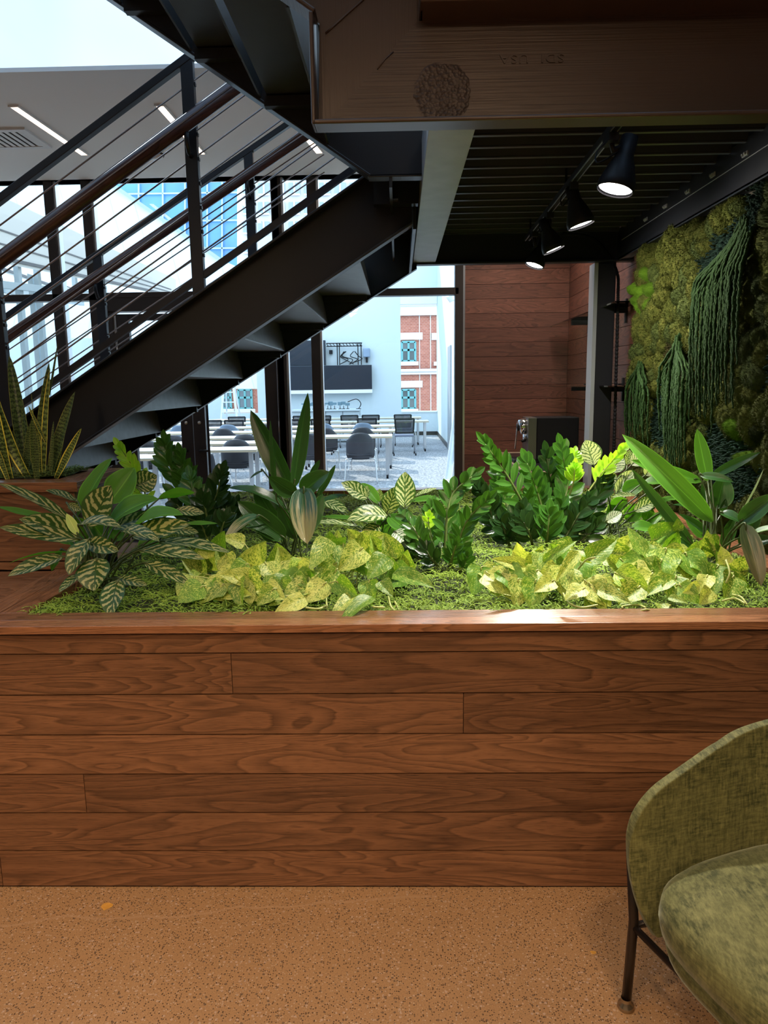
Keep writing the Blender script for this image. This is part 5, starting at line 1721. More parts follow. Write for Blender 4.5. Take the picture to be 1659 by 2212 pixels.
# ------------------------------------------------------------------ velvet armchair
t = NT('green_velvet')
p = t.obj()
n1 = t.noise(t.vscale(p, (1, 1, 1.0)), 6.5, 5, .75, 1.6)
n3 = t.noise(t.vscale(p, (26, 26, 160)), 1, 3, .7); n4 = t.noise(t.vscale(p, (150, 40, 26)), 1, 3, .7)
fib = t.math('ADD', t.math('MULTIPLY', n3, .5), t.math('MULTIPLY', n4, .5))
c = t.mix(t.ramp(n1, [(.36, (0,)*3), (.62, (1,)*3)]), (.040, .044, .013), (.10, .098, .032))
c = t.mix(t.ramp(fib, [(.42, (0,)*3), (.66, (1,)*3)]), c, (.19, .18, .065))
b = t.n('BsdfPrincipled'); t.put(b.inputs['Base Color'], c); b.inputs['Roughness'].default_value = .75
b.inputs['Specular IOR Level'].default_value = .2
b.inputs['Sheen Weight'].default_value = .35; b.inputs['Sheen Roughness'].default_value = .35
t.put(b.inputs['Sheen Tint'], (.75, .8, .6, 1))
t.put(b.inputs['Normal'], t.bump(fib, .35, .002))
M_VELVET = t.done(b.outputs[0])
M_BRZLEG = simple('dark_bronze_tube', (.03, .022, .018), .3, .6)
Fv = V((-.93, -.36, 0)).normalized(); Lv = V((-Fv.y, Fv.x, 0))   # L = sitter's left
foot = P(1352, 2168, Z=0.012)
org = V((foot.x, foot.y, 0)) - Fv*.30 + Lv*.335
ch = empty('velvet_armchair', (org.x, org.y, 0), 'moss-green velvet armchair on thin dark metal legs, cut off at the right edge', 'armchair')


def W(f_, l_, z_): return org + Fv*f_ + Lv*l_ + V((0, 0, z_))


# shell: path in plan from far front (l=-) round the back to near front
m = MB(); NS, NT_ = 84, 12
for i in range(NS+1):
    s_ = i/NS
    a = (s_-.5)*2                     # -1..1
    ang = a*PI/2
    # straight arms + round back
    if abs(a) > .45:
        e_ = (abs(a)-.45)/.55; f_ = -.02 + e_*.33; l_ = .355
        if e_ < .15: l_ = .352
    else:
        th = abs(a)/.45*PI/2; f_ = -.02-.30*math.cos(th)**.9; l_ = .355*math.sin(th)**.75 if th > 0 else 0
        e_ = 0
    l_ = math.copysign(l_, a) if a else 0
    ztop = .555 + .215*(1-max(0, (abs(a)-.12))/.88)**1.0
    ztop -= .085*(1-math.sqrt(max(0, 1-(max(0, abs(a)-.82)/.18)**2)))
    zbot = .225 + .0*abs(a)
    for j in range(NT_+1):
        t_ = j/NT_
        z_ = zbot+(ztop-zbot)*t_
        k = 1-.17*(1-t_)**1.7+.015*t_
        fr = f_
        # front edge of the arm sweeps back towards the bottom and rounds at the top corner
        if abs(a) > .45:
            fr = f_ + e_*(-.012*t_ - .055*(1-t_)**3)
        else:
            fr = f_*(1-.15*(1-t_)**1.5)
        m.v.append(tuple(W(fr, l_*k, z_)))
for i in range(NS):
    for j in range(NT_):
        q = i*(NT_+1)+j
        m.face((q, q+NT_+1, q+NT_+2, q+1))
sh = m.build('shell', M_VELVET, ch, smooth=True)
so = sh.modifiers.new('solid', 'SOLIDIFY'); so.thickness = .03; so.offset = 0
bv = sh.modifiers.new('bev', 'BEVEL'); bv.width = .010; bv.segments = 3
ss = sh.modifiers.new('sub', 'SUBSURF'); ss.levels = 1; ss.render_levels = 1


# seat cushion: superellipse plan, domed
def cushion(fc, lc, rf, rl, z0, z1, ex=3.2, dome=.03):
    m = MB(); nu, nv = 48, 12
    for i in range(nv+1):
        v_ = -PI/2+PI*i/nv
        cz = math.copysign(abs(math.sin(v_))**.55, math.sin(v_)); cr_ = max(0, math.cos(v_))**.42
        for k in range(nu):
            u_ = 2*PI*k/nu
            cf = math.copysign(abs(math.cos(u_))**(2/ex), math.cos(u_)); cl = math.copysign(abs(math.sin(u_))**(2/ex), math.sin(u_))
            f_ = fc+rf*cf*cr_; l_ = lc+rl*cl*cr_
            z_ = (z0+z1)/2+(z1-z0)/2*cz
            if cz > 0: z_ += dome*(1-cr_**2*(cf*cf+cl*cl)/2)*cz
            m.v.append(tuple(W(f_, l_, z_)))
    for i in range(nv):
        for k in range(nu):
            k2 = (k+1) % nu
            m.face((i*nu+k, i*nu+k2, (i+1)*nu+k2, (i+1)*nu+k))
    m.face([k for k in range(nu)][::-1]); m.face([nv*nu+k for k in range(nu)])
    return m


cushion(.045, 0, .315, .295, .30, .425).build('seat_cushion', M_VELVET, ch, smooth=True)
cushion(.02, 0, .30, .30, .225, .305, 3.5, .0).build('seat_base', M_VELVET, ch, smooth=True)
for (f_, l_) in ((.30, -.335), (.30, .335), (-.26, -.28), (-.26, .28)):
    zt__ = .43 if f_ > 0 else .42
    m = MB().tube([W(f_, l_, .0), W(f_-.012, l_+(.0 if l_ < 0 else -.0), .25), W(f_-.018, l_*1.09, zt__)], .0125, 12)
    lg = m.build('leg', M_BRZLEG, ch, smooth=True)
    MB().lathe([(0, 0), (.020, 0), (.022, .004), (.020, .012), (.013, .018), (.0128, .03)], W(f_, l_, 0)).build('foot', simple('aged_brass', (.38, .30, .2), .25, .9), lg, smooth=True)
MB().tube([W(.289, -.335, .235), W(.27, 0, .215), W(.289, .335, .235)], .009, 10).build('front_stretcher', M_BRZLEG, ch, smooth=True)
MB().tube([W(.287, -.335, .235), W(-.255, -.28, .23)], .009, 10).build('side_stretcher', M_BRZLEG, ch, smooth=True)
MB().tube([W(.287, .335, .235), W(-.255, .28, .23)], .009, 10).build('side_stretcher', M_BRZLEG, ch, smooth=True)
# ------------------------------------------------------------------ classroom beyond the glass
YC = 24.0
M_CLW = simple('classroom_wall_paint', (.62, .68, .69), .8)
xr_c = P(945, 900, Y=YC).x
wl = P(865, 700, Y=YC).x; wr = P(944, 700, Y=YC).x
wz0 = P(900, 888, Y=YC).z; wz1 = P(900, 657, Y=YC).z
wL0 = P(478, 850, Y=YC).x; wL1 = P(556, 850, Y=YC).x
HC = 6.2
m = MB()
m.box((wL1, YC, 0), (wl, YC+.2, HC)); m.box((wl, YC, 0), (wr, YC+.2, wz0)); m.box((wl, YC, wz1), (wr, YC+.2, HC)); m.box((wr, YC, 0), (1.6, YC+.2, HC))
m.box((-9, YC, 0), (wL0, YC+.2, 3.2)); m.box((wL0, YC, 0), (wL1, YC+.2, wz0)); m.box((wL0, YC, 3.0), (wL1, YC+.2, 3.2))
tag(m.build('wall_classroom', M_CLW), kind='structure')
tag(MB().box((xr_c, YB+.3, 0), (xr_c+.15, YC+.2, HC)).build('wall_east', M_CLW), kind='structure')
tag(MB().box((wl, YC-.03, wz0-.04), (wr, YC, wz0)).box((wl, YC-.03, wz1), (wr, YC, wz1+.25)).build('trim_3', M_WHITE), kind='structure')
tag(MB().box((wL1, YC-.02, 0), (xr_c, YC, .12)).build('baseboard_back', M_BROWNFR), kind='structure')
tag(MB().box((xr_c-.02, YB+.5, 0), (xr_c, YC-.02, .12)).build('baseboard_right', M_BROWNFR), kind='structure')
# door slab on the east wall
MB()
dr = MB().box((xr_c-.03, 17.6, 0), (xr_c, 18.6, 2.5)); tag(dr.build('door_3', simple('grey_door', (.34, .35, .36), .5)), kind='structure')
# wall display and rack
a = P(620, 843, Y=YC-.25); b = P(803, 788, Y=YC-.25); c_ = P(703, 735, Y=YC-.25)
M_SCR = simple('dark_screen', (.03, .035, .045), .12, 0, .8)
dsp = empty('wall_display', ((a.x+b.x)/2, YC-.2, a.z), 'large dark wall display with reflections, beyond the glass wall', 'display')
MB().box((a.x-.5, YC-.28, a.z), (b.x, YC-.12, b.z)).build('lower_screen', M_SCR, dsp, bevel=.01)
MB().box((a.x-.5, YC-.28, b.z+.01), (c_.x, YC-.12, c_.z)).build('upper_screen', M_SCR, dsp, bevel=.01)
z1_ = P(700, 850, Y=YC-.25).z
MB().box((a.x-.5, YC-.3, z1_), (b.x, YC-.001, a.z-.01)).build('ledge', M_WHITE2, dsp)
rk = empty('mounting_frame', (P(740, 760, Y=YC-.2).x, YC-.1, b.z), 'open black mounting frame with dangling cables above the wall display', 'frame')
m = MB()
r0, r1 = P(705, 742, Y=YC-.2), P(783, 788, Y=YC-.2)
for z in (r0.z, r0.z-.09):
    m.bar((r0.x, YC-.2, z), (r1.x, YC-.2, z), .03, .03)
for i in range(11):
    x = r0.x+(r1.x-r0.x)*i/11; m.bar((x, YC-.2, r0.z), (x+.06, YC-.2, r0.z-.09), .02, .02)
for fx in (.3, .36, .88, .97):
    x = r0.x+(r1.x-r0.x)*fx; m.bar((x, YC-.2, r0.z), (x, YC-.2, r1.z), .03, .03)
m.build('truss', M_BLACK, rk)
m = MB()
rr = random.Random(4)
for i in range(5):
    x = r0.x+(r1.x-r0.x)*rr.uniform(.45, .85)
    m.tube(spline([V((x, YC-.12, r0.z-.25)), V((x+rr.uniform(-.2, .2), YC-.1, r0.z-.4)), V((x+rr.uniform(-.1, .3), YC-.12, r0.z-.5)), V((x+rr.uniform(-.3, .3), YC-.12, r1.z+.03))], 6), .014, 5)
m.build('cable', M_BLACK, rk, smooth=True)
MB().box((r1.x-1.05, YC-.1, r0.z-.32), (r1.x-.95, YC-.001, r0.z-.2)).build('wall_box', M_BLACK, rk)
q = P(792, 762, Y=YC-.15)
e = empty('wall_speaker', (q.x, YC-.1, q.z), 'small blue-grey speaker on the wall right of the cable frame', 'speaker')
MB().box((q.x-.11, YC-.25, q.z-.14), (q.x+.11, YC-.02, q.z+.14)).build('cabinet', simple('blue_grey_plastic', (.25, .32, .42), .5), e, bevel=.03)
MB().box((q.x-.03, YC-.15, q.z-.3), (q.x+.03, YC-.001, q.z-.12)).build('bracket', M_BLACK, e)

# credenza with gadgets
ca = P(632, 885, Y=21.5); cb = P(778, 885, Y=21.5)
M_CRED = simple('pale_grey_laminate', (.55, .60, .62), .5)
cr_ = empty('credenza', ((ca.x+cb.x)/2, 21.5, 0), 'low pale credenza under the wall display, loaded with small gadgets', 'cabinet')
MB().box((ca.x, 21.2, ca.z-.05), (cb.x, 21.9, ca.z)).build('top', M_CRED, cr_, bevel=.004)
for fx in (0, .25, .5, .75):
    x = ca.x+(cb.x-ca.x)*fx
    MB().box((x+.01, 21.27, .18), (x+(cb.x-ca.x)*.25-.01, 21.3, ca.z-.06)).build('door', M_CRED, cr_, bevel=.003)
MB().box((ca.x+.01, 21.3, .15), (cb.x-.01, 21.85, ca.z-.05)).build('carcass', simple('carcass_grey', (.3, .33, .35), .6), cr_)
for x in (ca.x+.05, cb.x-.05):
    for y in (21.3, 21.8):
        MB().box((x-.03, y-.03, 0), (x+.03, y+.03, .15)).build('leg', M_ALU, cr_)
rr = random.Random(8)
for i in range(12):
    x = ca.x + .35 + (cb.x-ca.x-.6)*i/12+rr.uniform(-.04, .04)
    e = empty('desk_gadget', (x, 21.5, ca.z), 'one of the small dark gadgets lined up on the pale credenza', 'gadget', 'gadgets on the credenza')
    MB().lathe([(0, 0), (.05, 0), (.05, .012), (.01, .02), (.008, .10)], (x, 21.5, ca.z), n=10).build('base', M_BLACK, e, smooth=True)
    MB().box((x-.07, 21.47, ca.z+.09+rr.uniform(0, .05)), (x+.06, 21.53, ca.z+.17+rr.uniform(0, .05))).build('head', simple('teal_grey', (.12, .2, .24), .4), e, bevel=.01)
e = empty('desk_lamp', (cb.x-.1, 21.4, ca.z), 'bent black gooseneck lamp at the right end of the pale credenza', 'lamp')
MB().tube(spline([V((cb.x-.35, 21.4, ca.z+.2)), V((cb.x-.1, 21.4, ca.z+.28)), V((cb.x+.03, 21.4, ca.z+.15)), V((cb.x-.04, 21.4, ca.z))], 8), .013, 6).build('neck', M_BLACK, e, smooth=True)
MB().lathe([(0, 0), (.08, 0), (.07, .015), (0, .02)], (cb.x-.04, 21.4, ca.z)).build('base', M_BLACK, e, smooth=True)

# step ladder
la = P(495, 840, Y=22.3); lb_ = 0
e = empty('step_ladder', (la.x, 22.3, 0), 'white aluminium step ladder standing at the back of the classroom', 'ladder')
for s_ in (-1, 1):
    MB().bar((la.x+s_*.10, 22.3, 2.05), (la.x+s_*.30, 22.0, 0), .06, .03).build('front_rail', M_WHITE, e)
    MB().bar((la.x+s_*.10, 22.35, 2.05), (la.x+s_*.26, 22.9, 0), .04, .03).build('rear_rail', M_WHITE, e)
for i in range(1, 7):
    f_ = i/7
    MB().box((la.x-(.10+.2*(1-f_)), 22.0+.3*f_-.04, 2.05*f_-.015), (la.x+(.10+.2*(1-f_)), 22.0+.3*f_+.05, 2.05*f_+.015)).build('step', M_WHITE, e)
MB().box((la.x-.14, 22.25, 2.04), (la.x+.14, 22.42, 2.08)).build('top_cap', M_ALU, e)

# tables
M_TT = simple('birch_table_top', (.62, .60, .54), .4)
M_TE = simple('table_edge', (.50, .40, .27), .5)


def table(x0, x1, y0, label, grp, casters=True):
    d = .6; zt_ = .74
    e = empty('classroom_table', ((x0+x1)/2, y0+d/2, 0), label, 'table', grp)
    MB().box((x0, y0, zt_-.006), (x1, y0+d, zt_)).build('table_top', M_TT, e)
    MB().box((x0, y0, zt_-.035), (x1, y0+d, zt_-.0065)).build('edge', M_TE, e)
    for x in (x0+.09, x1-.09):
        for y in (y0+.08, y0+d-.08):
            l_ = MB().box((x-.028, y-.028, .09 if casters else 0), (x+.028, y+.028, zt_-.036)).build('leg', M_ALU, e)
            if casters:
                MB().lathe([(0, -.018), (.035, -.018), (.035, .018), (0, .018)], (x, y, .036), (1, 0, 0), 12).build('caster', M_BLACK, l_, smooth=False)
                MB().box((x-.02, y-.015, .05), (x+.02, y+.015, .092)).build('caster_fork', M_ALU, l_)
        MB().bar((x, y0+.08, zt_-.06), (x, y0+d-.08, zt_-.06), .03, .03).build('rail', M_ALU, e)
    return e


TW = 1.83
rows = [(9.2, -3.0, 1, 'frontmost row'), (10.3, -2.0, 2, 'second row'), (11.5, -1.95, 2, 'third row'),
        (12.75, -.12, 3, 'fourth row'), (14.3, -.08, 4, 'fifth row'), (16.0, -.10, 4, 'sixth row'), (18.0, .72, 4, 'seventh row'), (20.0, .60, 4, 'last row')]
pos_w = ['right end', 'second from the right', 'third from the right', 'left end']
for (y0, xr_, n, lb) in rows:
    for i in range(n):
        table(xr_-TW*(i+1)-.01*i, xr_-TW*i-.01*i, y0, 'white-topped classroom table, %s of the %s' % (pos_w[i] if n > 1 else 'single table', lb), 'white-topped tables in rows')


# chairs
def shell_chair(mat, name='shell_chair'):
    e = empty(name, (0, 0, 0))
    # sitter faces +y (away from the camera)
    m = MB(); nx, ny = 12, 12
    # backrest: curved oval sheet
    for j in range(ny+1):
        t_ = j/ny; z = .40+.44*t_
        wd = .235*(1-.38*max(0, (t_-.55)/.45)**2.4)*(1 if t_ > .12 else .86+.14*t_/.12)
        for i in range(nx+1):
            s_ = (i/nx)*2-1
            m.v.append((wd*s_, -.20-.07*t_+.09*s_*s_+.02*math.sin(t_*PI), z-(.035*s_**4 if t_ > .8 else 0)))
    for j in range(ny):
        for i in range(nx):
            q = j*(nx+1)+i; m.face((q, q+1, q+nx+2, q+nx+1))
    ob = m.build('backrest', mat, e, smooth=True); sm = ob.modifiers.new('s', 'SOLIDIFY'); sm.thickness = .012
    m = MB()
    for j in range(ny+1):
        t_ = j/ny; y = -.20+.43*t_
        wd = .22*(1-.15*t_)
        for i in range(nx+1):
            s_ = (i/nx)*2-1
            m.v.append((wd*s_, y, .44+.02*s_*s_-.03*t_**3 + (.04*(1-t_*5) if t_ < .2 else 0)))
    for j in range(ny):
        for i in range(nx):
            q = j*(nx+1)+i; m.face((q, q+1, q+nx+2, q+nx+1))
    ob = m.build('seat', mat, e, smooth=True); sm = ob.modifiers.new('s', 'SOLIDIFY'); sm.thickness = .014
    for sx in (-1, 1):
        for (ya, yb) in ((-.15, -.27), (.14, .24)):
            MB().tube(spline([V((sx*.12, ya, .42)), V((sx*.225, ya, .41)), V((sx*.245, ya-.01 if ya < 0 else ya+.01, .36)), V((sx*.27, yb, .0))], 5), .010, 7).build('leg', M_CHROME, e, smooth=True)
    return e


def mesh_chair():
    e = empty('mesh_chair', (0, 0, 0))
    m = MB()
    for (p, q) in (((-.22, -.22, .84), (.22, -.22, .84)), ((-.20, -.2, .52), (.20, -.2, .52)), ((-.22, -.22, .84), (-.20, -.2, .52)), ((.22, -.22, .84), (.20, -.2, .52))):
        m.bar(p, q, .028, .028)
    m.build('back_frame', M_BLACK, e, bevel=.004)
    t = NT('chair_mesh'); g_ = t.n('BsdfTransparent').outputs[0]; d_ = t.bsdf((.03, .03, .04), .7)
    global M_MESH
    M_MESH = t.done(t.n('MixShader', {0: .62, 1: g_, 2: d_}).outputs[0])
    MB().box((-.205, -.213, .53), (.205, -.208, .83)).build('back_mesh', M_MESH, e)
    MB().box((-.22, -.2, .43), (.22, .22, .475)).build('seat', simple('blue_grey_seat', (.16, .18, .25), .8), e, bevel=.015)
    for sx in (-1, 1):
        MB().tube([(sx*.22, -.2, .58), (sx*.25, -.18, .5), (sx*.25, -.24, .06)], .012, 7).build('leg', M_ALU, e, smooth=True)
        MB().tube([(sx*.22, .16, .45), (sx*.25, .18, .42), (sx*.25, .24, .06)], .012, 7).build('leg', M_ALU, e, smooth=True)
        for y in (-.24, .24):
            MB().lathe([(0, -.014), (.028, -.014), (.028, .014), (0, .014)], (sx*.25, y, .028), (1, 0, 0), 10).build('caster', M_BLACK, e)
    return e


M_SHB = simple('charcoal_plastic', (.035, .035, .043), .45)
M_SHBL = simple('blue_grey_plastic_shell', (.16, .21, .28), .45)
protoB = shell_chair(M_SHB); protoL = shell_chair(M_SHBL); protoM = mesh_chair()
used = {}


def chair(proto, x, y, rz, label, grp):
    if proto.name in used:
        o = copy_tree(proto)
    else:
        o = proto; used[proto.name] = 1
    o.location = (x, y, 0); o.rotation_euler.z = rz; tag(o, label, 'chair', grp)


def cx(x, Y): return P(x, 940, Y=Y).x


G1, G2, G3_ = 'charcoal shell chairs in the classroom', 'blue-grey shell chairs in the classroom', 'mesh-back chairs in the classroom'
for (x, y, rz, lb) in [
    (778, 12.35, .05, 'charcoal shell chair seen from behind in full, right of the dark mullion'),
    (668, 12.35, -.08, 'charcoal shell chair seen from behind, cut by the dark mullion'),
    (512, 11.2, .10, 'charcoal shell chair behind the table corner, left of the tall pointed leaves'),
    (447, 10.0, -.5, 'charcoal shell chair at the left, cut off by the door stile'),
    (533, 12.4, .0, 'charcoal shell chair, its rounded top just left of the tall leaves'),
    (785, 14.0, -.05, 'charcoal shell chair whose curved top shows above the nearest right table'),
    (702, 13.9, .1, 'charcoal shell chair just right of the dark mullion, one row back'),
    (487, 14.2, .0, 'charcoal shell chair top, left group, farther row'),
    (318, 11.2, .1, 'charcoal shell chair under the stair, left of the doors'),
    (380, 12.4, .0, 'charcoal shell chair under the stair beside the door stile'),
    (570, 15.7, .0, 'charcoal shell chair hidden mostly by the door hinge stile')]:
    chair(protoB, cx(x, y), y, rz, lb, G1)
for (x, y, rz, lb) in [
    (785, 15.7, .0, 'blue-grey shell chair top in the middle of the right tables'),
    (698, 15.7, .1, 'blue-grey shell chair top just right of the dark mullion'),
    (497, 15.7, .0, 'blue-grey shell chair top left of the tall leaves'),
    (395, 15.7, .0, 'blue-grey shell chair top left of the double doors')]:
    chair(protoL, cx(x, y), y, rz, lb, G2)
for (x, y, rz, lb) in [
    (873, 17.25, .05, 'mesh-back chair on casters, seen in full at the right of the tables'),
    (872, 19.6, -.1, 'mesh-back chair right behind the full mesh-back chair'),
    (794, 17.65, .0, 'mesh-back chair in the middle right, framed back above the tables'),
    (695, 17.65, .0, 'mesh-back chair next to the dark mullion, right side'),
    (511, 17.65, .0, 'mesh-back chair in the left group, dark frame over the tables'),
    (629, 17.65, .0, 'mesh-back chair just right of the hinge stile'),
    (802, 19.6, .0, 'far mesh-back chair at the middle right, under the display'),
    (755, 19.6, .1, 'far mesh-back chair below the credenza, middle'),
    (701, 19.6, -.1, 'far mesh-back chair just right of the mullion'),
    (517, 19.6, .0, 'far mesh-back chair in front of the ladder, right one'),
    (462, 17.65, .1, 'mesh-back chair at the left by the ladder'),
    (655, 19.6, .0, 'far mesh-back chair left of the mullion')]:
    chair(protoM, cx(x, y), y, rz, lb, G3_)

# mirror-framed board leaning by the right wall, wall lamp
p0 = P(963, 1048, Y=11.5); p1 = P(984, 880, Y=11.5)
bd = empty('leaning_board', (p0.x+.08, 11.5, 0), 'tall pale framed board leaning against the right classroom wall', 'board')
xb = p0.x+.05
vs = [(xb, 11.0, 0.02), (xb+.20, 11.0, 1.45), (xb+.20, 12.3, 1.45), (xb, 12.3, 0.02)]
m = MB()
for i in range(4):
    m.bar(vs[i], vs[(i+1) % 4], .05, .05)
m.build('frame', M_WHITE, bd)
m = MB().add([(a_+.01, b_, c_2) for a_, b_, c_2 in vs] + [(a_+.02, b_, c_2) for a_, b_, c_2 in vs], [(0, 1, 2, 3), (7, 6, 5, 4), (0, 4, 5, 1), (1, 5, 6, 2), (2, 6, 7, 3), (3, 7, 4, 0)])
m.build('panel', simple('pale_glossy_panel', (.55, .66, .70), .08, 0, .8), bd)
q = P(962, 650, Y=15.5)
wlmp = empty('wall_floodlight', (xr_c-.02, 15.5, q.z), 'white twin floodlight high on the right classroom wall', 'floodlight')
MB().lathe([(.09, 0), (.09, .03), (0, .04)], (xr_c, 15.5, q.z), (-1, 0, 0)).build('base', M_WHITE2, wlmp, smooth=True)
MB().tube([(xr_c-.03, 15.5, q.z), (xr_c-.16, 15.4, q.z+.01)], .02).build('arm', M_WHITE2, wlmp)
MB().lathe([(0, 0), (.04, 0), (.07, .12), (.075, .13), (0, .12)], (xr_c-.16, 15.4, q.z-.03), (-.4, -.2, .9)).build('lamp', M_WHITE2, wlmp, smooth=True)

# ------------------------------------------------------------------ brick building beyond
t = NT('red_brick')
p = t.pos()
sp = t.n('SeparateXYZ', {0: p})
bk = t.n('TexBrick', {'Vector': t.n('CombineXYZ', {0: sp.outputs[0], 1: sp.outputs[2], 2: 0.0}).outputs[0], 'Color1': (.36, .12, .08, 1), 'Color2': (.46, .17, .115, 1), 'Mortar': (.5, .38, .32, 1), 'Scale': 3.2, 'Mortar Size': .012})
M_BRICK = t.done(t.bsdf(bk.outputs[0], .85, 0, None, .2))
M_STONE = simple('pale_stone', (.66, .64, .62), .8)
YBR = 36.0
bb = empty('brick_building', (3, YBR, 0), 'red brick building with white stone bands, seen through the classroom windows', 'building')
bx0, bx1 = P(860, 700, Y=YBR).x, P(960, 700, Y=YBR).x
MB().box((-12, YBR, -3), (6, YBR+6, 5.6)).build('wall', M_BRICK, bb)
for (ya, yb) in ((655, 682), (797, 809)):
    za, zb_ = P(900, ya, Y=YBR).z, P(900, yb, Y=YBR).z
    m = MB().box((-12, YBR-.12, zb_), (6, YBR, za)); m.box((-12, YBR-.22, za-.12), (6, YBR, za)); m.box((-12, YBR-.17, zb_), (6, YBR, zb_+.08))
    m.build('stone_band', M_STONE, bb)
M_TEAL = simple('teal_window_frame', (.12, .34, .34), .5)
M_WG = simple('building_window_glass', (.10, .12, .12), .08, 0, .8)


def bwin(xa, xb, ya, yb, Y, par, fr=M_TEAL, head=True):
    A = P(xa, ya, Y=Y); B = P(xb, yb, Y=Y)
    w_ = empty  # keep simple: window frame part with pane sub-part
    m = MB()
    for x in (A.x, (A.x+B.x)/2, B.x):
        m.box((x-.05, Y-.10, B.z), (x+.05, Y-.02, A.z))
    for z in (B.z, B.z+(A.z-B.z)*.58, A.z):
        m.box((A.x, Y-.10, z-.05), (B.x, Y-.02, z+.05))
    f_ = m.build('window', fr, par)
    MB().box((A.x, Y-.05, B.z), (B.x, Y-.03, A.z)).build('pane', M_WG, f_)
    if head:
        MB().box((A.x-.3, Y-.1, A.z+.1), (B.x+.35, Y-.0, A.z+.42)).build('lintel', M_STONE, f_)
        MB().box((A.x-.2, Y-.14, B.z-.2), (B.x+.15, Y-.0, B.z-.02)).build('sill', M_STONE, f_)


bwin(868, 897, 739, 780, YBR, bb); bwin(868, 897, 842, 882, YBR, bb)
bwin(946, 975, 739, 780, YBR, bb)
bwin(515, 545, 842, 882, YBR, bb); bwin(480, 500, 842, 882, YBR, bb)
m = MB()
for x in (930, 906):
    q = P(x, 700, Y=YBR); m.box((q.x-.02, YBR-.03, -2), (q.x+.02, YBR, 5.5))
m.build('pilaster_joint', M_STONE, bb)

# ------------------------------------------------------------------ outside, left windows
def slab_px(mb, pts, Y0, th):
    """polygon through pixels on plane Y0, th thick"""
    q = [P(x, y, Y=Y0) for x, y in pts]
    mb.prism([(a_.x, a_.z) for a_ in q], 1, Y0, Y0+th); return mb


t = NT('zinc_panels')
p = t.pos(); sp = t.n('SeparateXYZ', {0: p})
dg = t.math('ADD', t.math('MULTIPLY', sp.outputs[0], 1.1), t.math('MULTIPLY', sp.outputs[2], .25))
ln_ = t.math('FRACT', dg)
nz = t.noise(t.vscale(p, (1.2, .2, .3)), 1, 3)
c = t.mix(nz, (.50, .57, .60), (.66, .72, .74))
c = t.mix(t.math('MULTIPLY', t.math('LESS_THAN', ln_, .05), .5), c, (.36, .43, .47))
M_ZINC = t.done(t.bsdf(c, .5, .2))
e = empty('panelled_building', (-11, 30, 0), 'pale metal-panelled building with a sloping roof edge outside the upper windows', 'building')
m = slab_px(MB(), [(-200, 330), (205, 372), (475, 560), (800, 700), (800, 840), (-200, 840)], 30, 2); m.build('panel_wall', M_ZINC, e)
A_, B_ = P(205, 372, Y=29.9), P(475, 560, Y=29.9)
MB().bar(A_, B_, .12, .12).build('coping', simple('coping_grey', (.3, .36, .4), .5), e)
# covered walkway with warm strips
M_SOF = simple('soffit_panels', (.50, .47, .42), .7)
wk = empty('covered_walkway', (-7, 15, 3), 'long sloping canopy with seams receding outside the left windows', 'canopy')
p_a = [P(-40, 440, Y=14), P(370, 618, Y=26), P(370, 640, Y=26), P(-40, 560, Y=14)]
m = MB()
m.add([p_a[0], p_a[1], p_a[2], p_a[3]] + [q+V((0, .6, .3)) for q in p_a], [(3, 2, 1, 0), (4, 5, 6, 7), (0, 1, 5, 4), (1, 2, 6, 5), (2, 3, 7, 6), (3, 0, 4, 7)])
m.build('soffit', M_SOF, wk)
for f_, w_ in ((.35, .03), (.62, .03), (.9, .06)):
    a_ = p_a[0].lerp(p_a[3], f_); b_ = p_a[1].lerp(p_a[2], f_)
    MB().bar(a_+V((0, -.03, 0)), b_+V((0, -.03, 0)), w_, w_).build('seam', M_BROWNFR, wk)
M_CURT = simple('grey_curtain_frame', (.25, .28, .28), .5)
cw = empty('curtain_wall', (-7, 14, 0), 'grey-framed curtain wall of the wing across the court, under the canopy', 'curtain wall')
for i, (x, w_) in enumerate(((-45, 12), (45, 12), (88, 12), (130, 11), (170, 11), (205, 10), (235, 9))):
    Yx = 14+i*1.6
    t0 = P(x-10, 545+i*12, Y=Yx); b0_ = V((t0.x, Yx, 0))
    MB().bar(t0, b0_, .10, .14, up=(0, 1, 0)).build('mullion', M_CURT, cw)
m = MB()
a_ = P(-40, 610, Y=14); b_ = P(370, 655, Y=26)
m.bar(a_, b_, .1, .14); m.build('transom', M_CURT, cw)
m = MB(); a_ = P(-55, 560, Y=14.2); b_ = P(240, 640, Y=23.8)
m.add([(a_.x, a_.y, 0), (b_.x, b_.y, 0), b_, a_], [(0, 1, 2, 3)])
m.v += [(x_, y_+.03, z_) for x_, y_, z_ in [tuple(v) for v in m.v[:4]]]
m.face((7, 6, 5, 4)); m.face((0, 4, 5, 1)); m.face((1, 5, 6, 2)); m.face((2, 6, 7, 3)); m.face((3, 7, 4, 0))
m.build('glazing', glass('far_glass', (.82, .9, .93), 1.0), cw)
# sky-blue glazed tower
M_TOW = simple('blue_tower_glass', (.10, .30, .62), .25, 0, .8, .6, .35)
tw = empty('glass_tower', (-14, 60, 0), 'blue glass office tower outside the upper windows', 'building')
m = slab_px(MB(), [(235, 300), (512, 300), (512, 640), (235, 640)], 60, 6); m.build('glazed_face', M_TOW, tw)
m = MB()
for x in (300, 352, 400, 448, 480):
    a_ = P(x, 300, Y=59.8); b_ = P(x, 640, Y=59.8); m.bar(a_, b_, .10, .2, up=(0, 1, 0))
for y in (360, 420, 480, 540):
    a_ = P(235, y, Y=59.8); b_ = P(512, y-4, Y=59.8); m.bar(a_, b_, .2, .10)
m.build('mullion_grid', simple('tower_mullion', (.45, .6, .72), .4), tw)
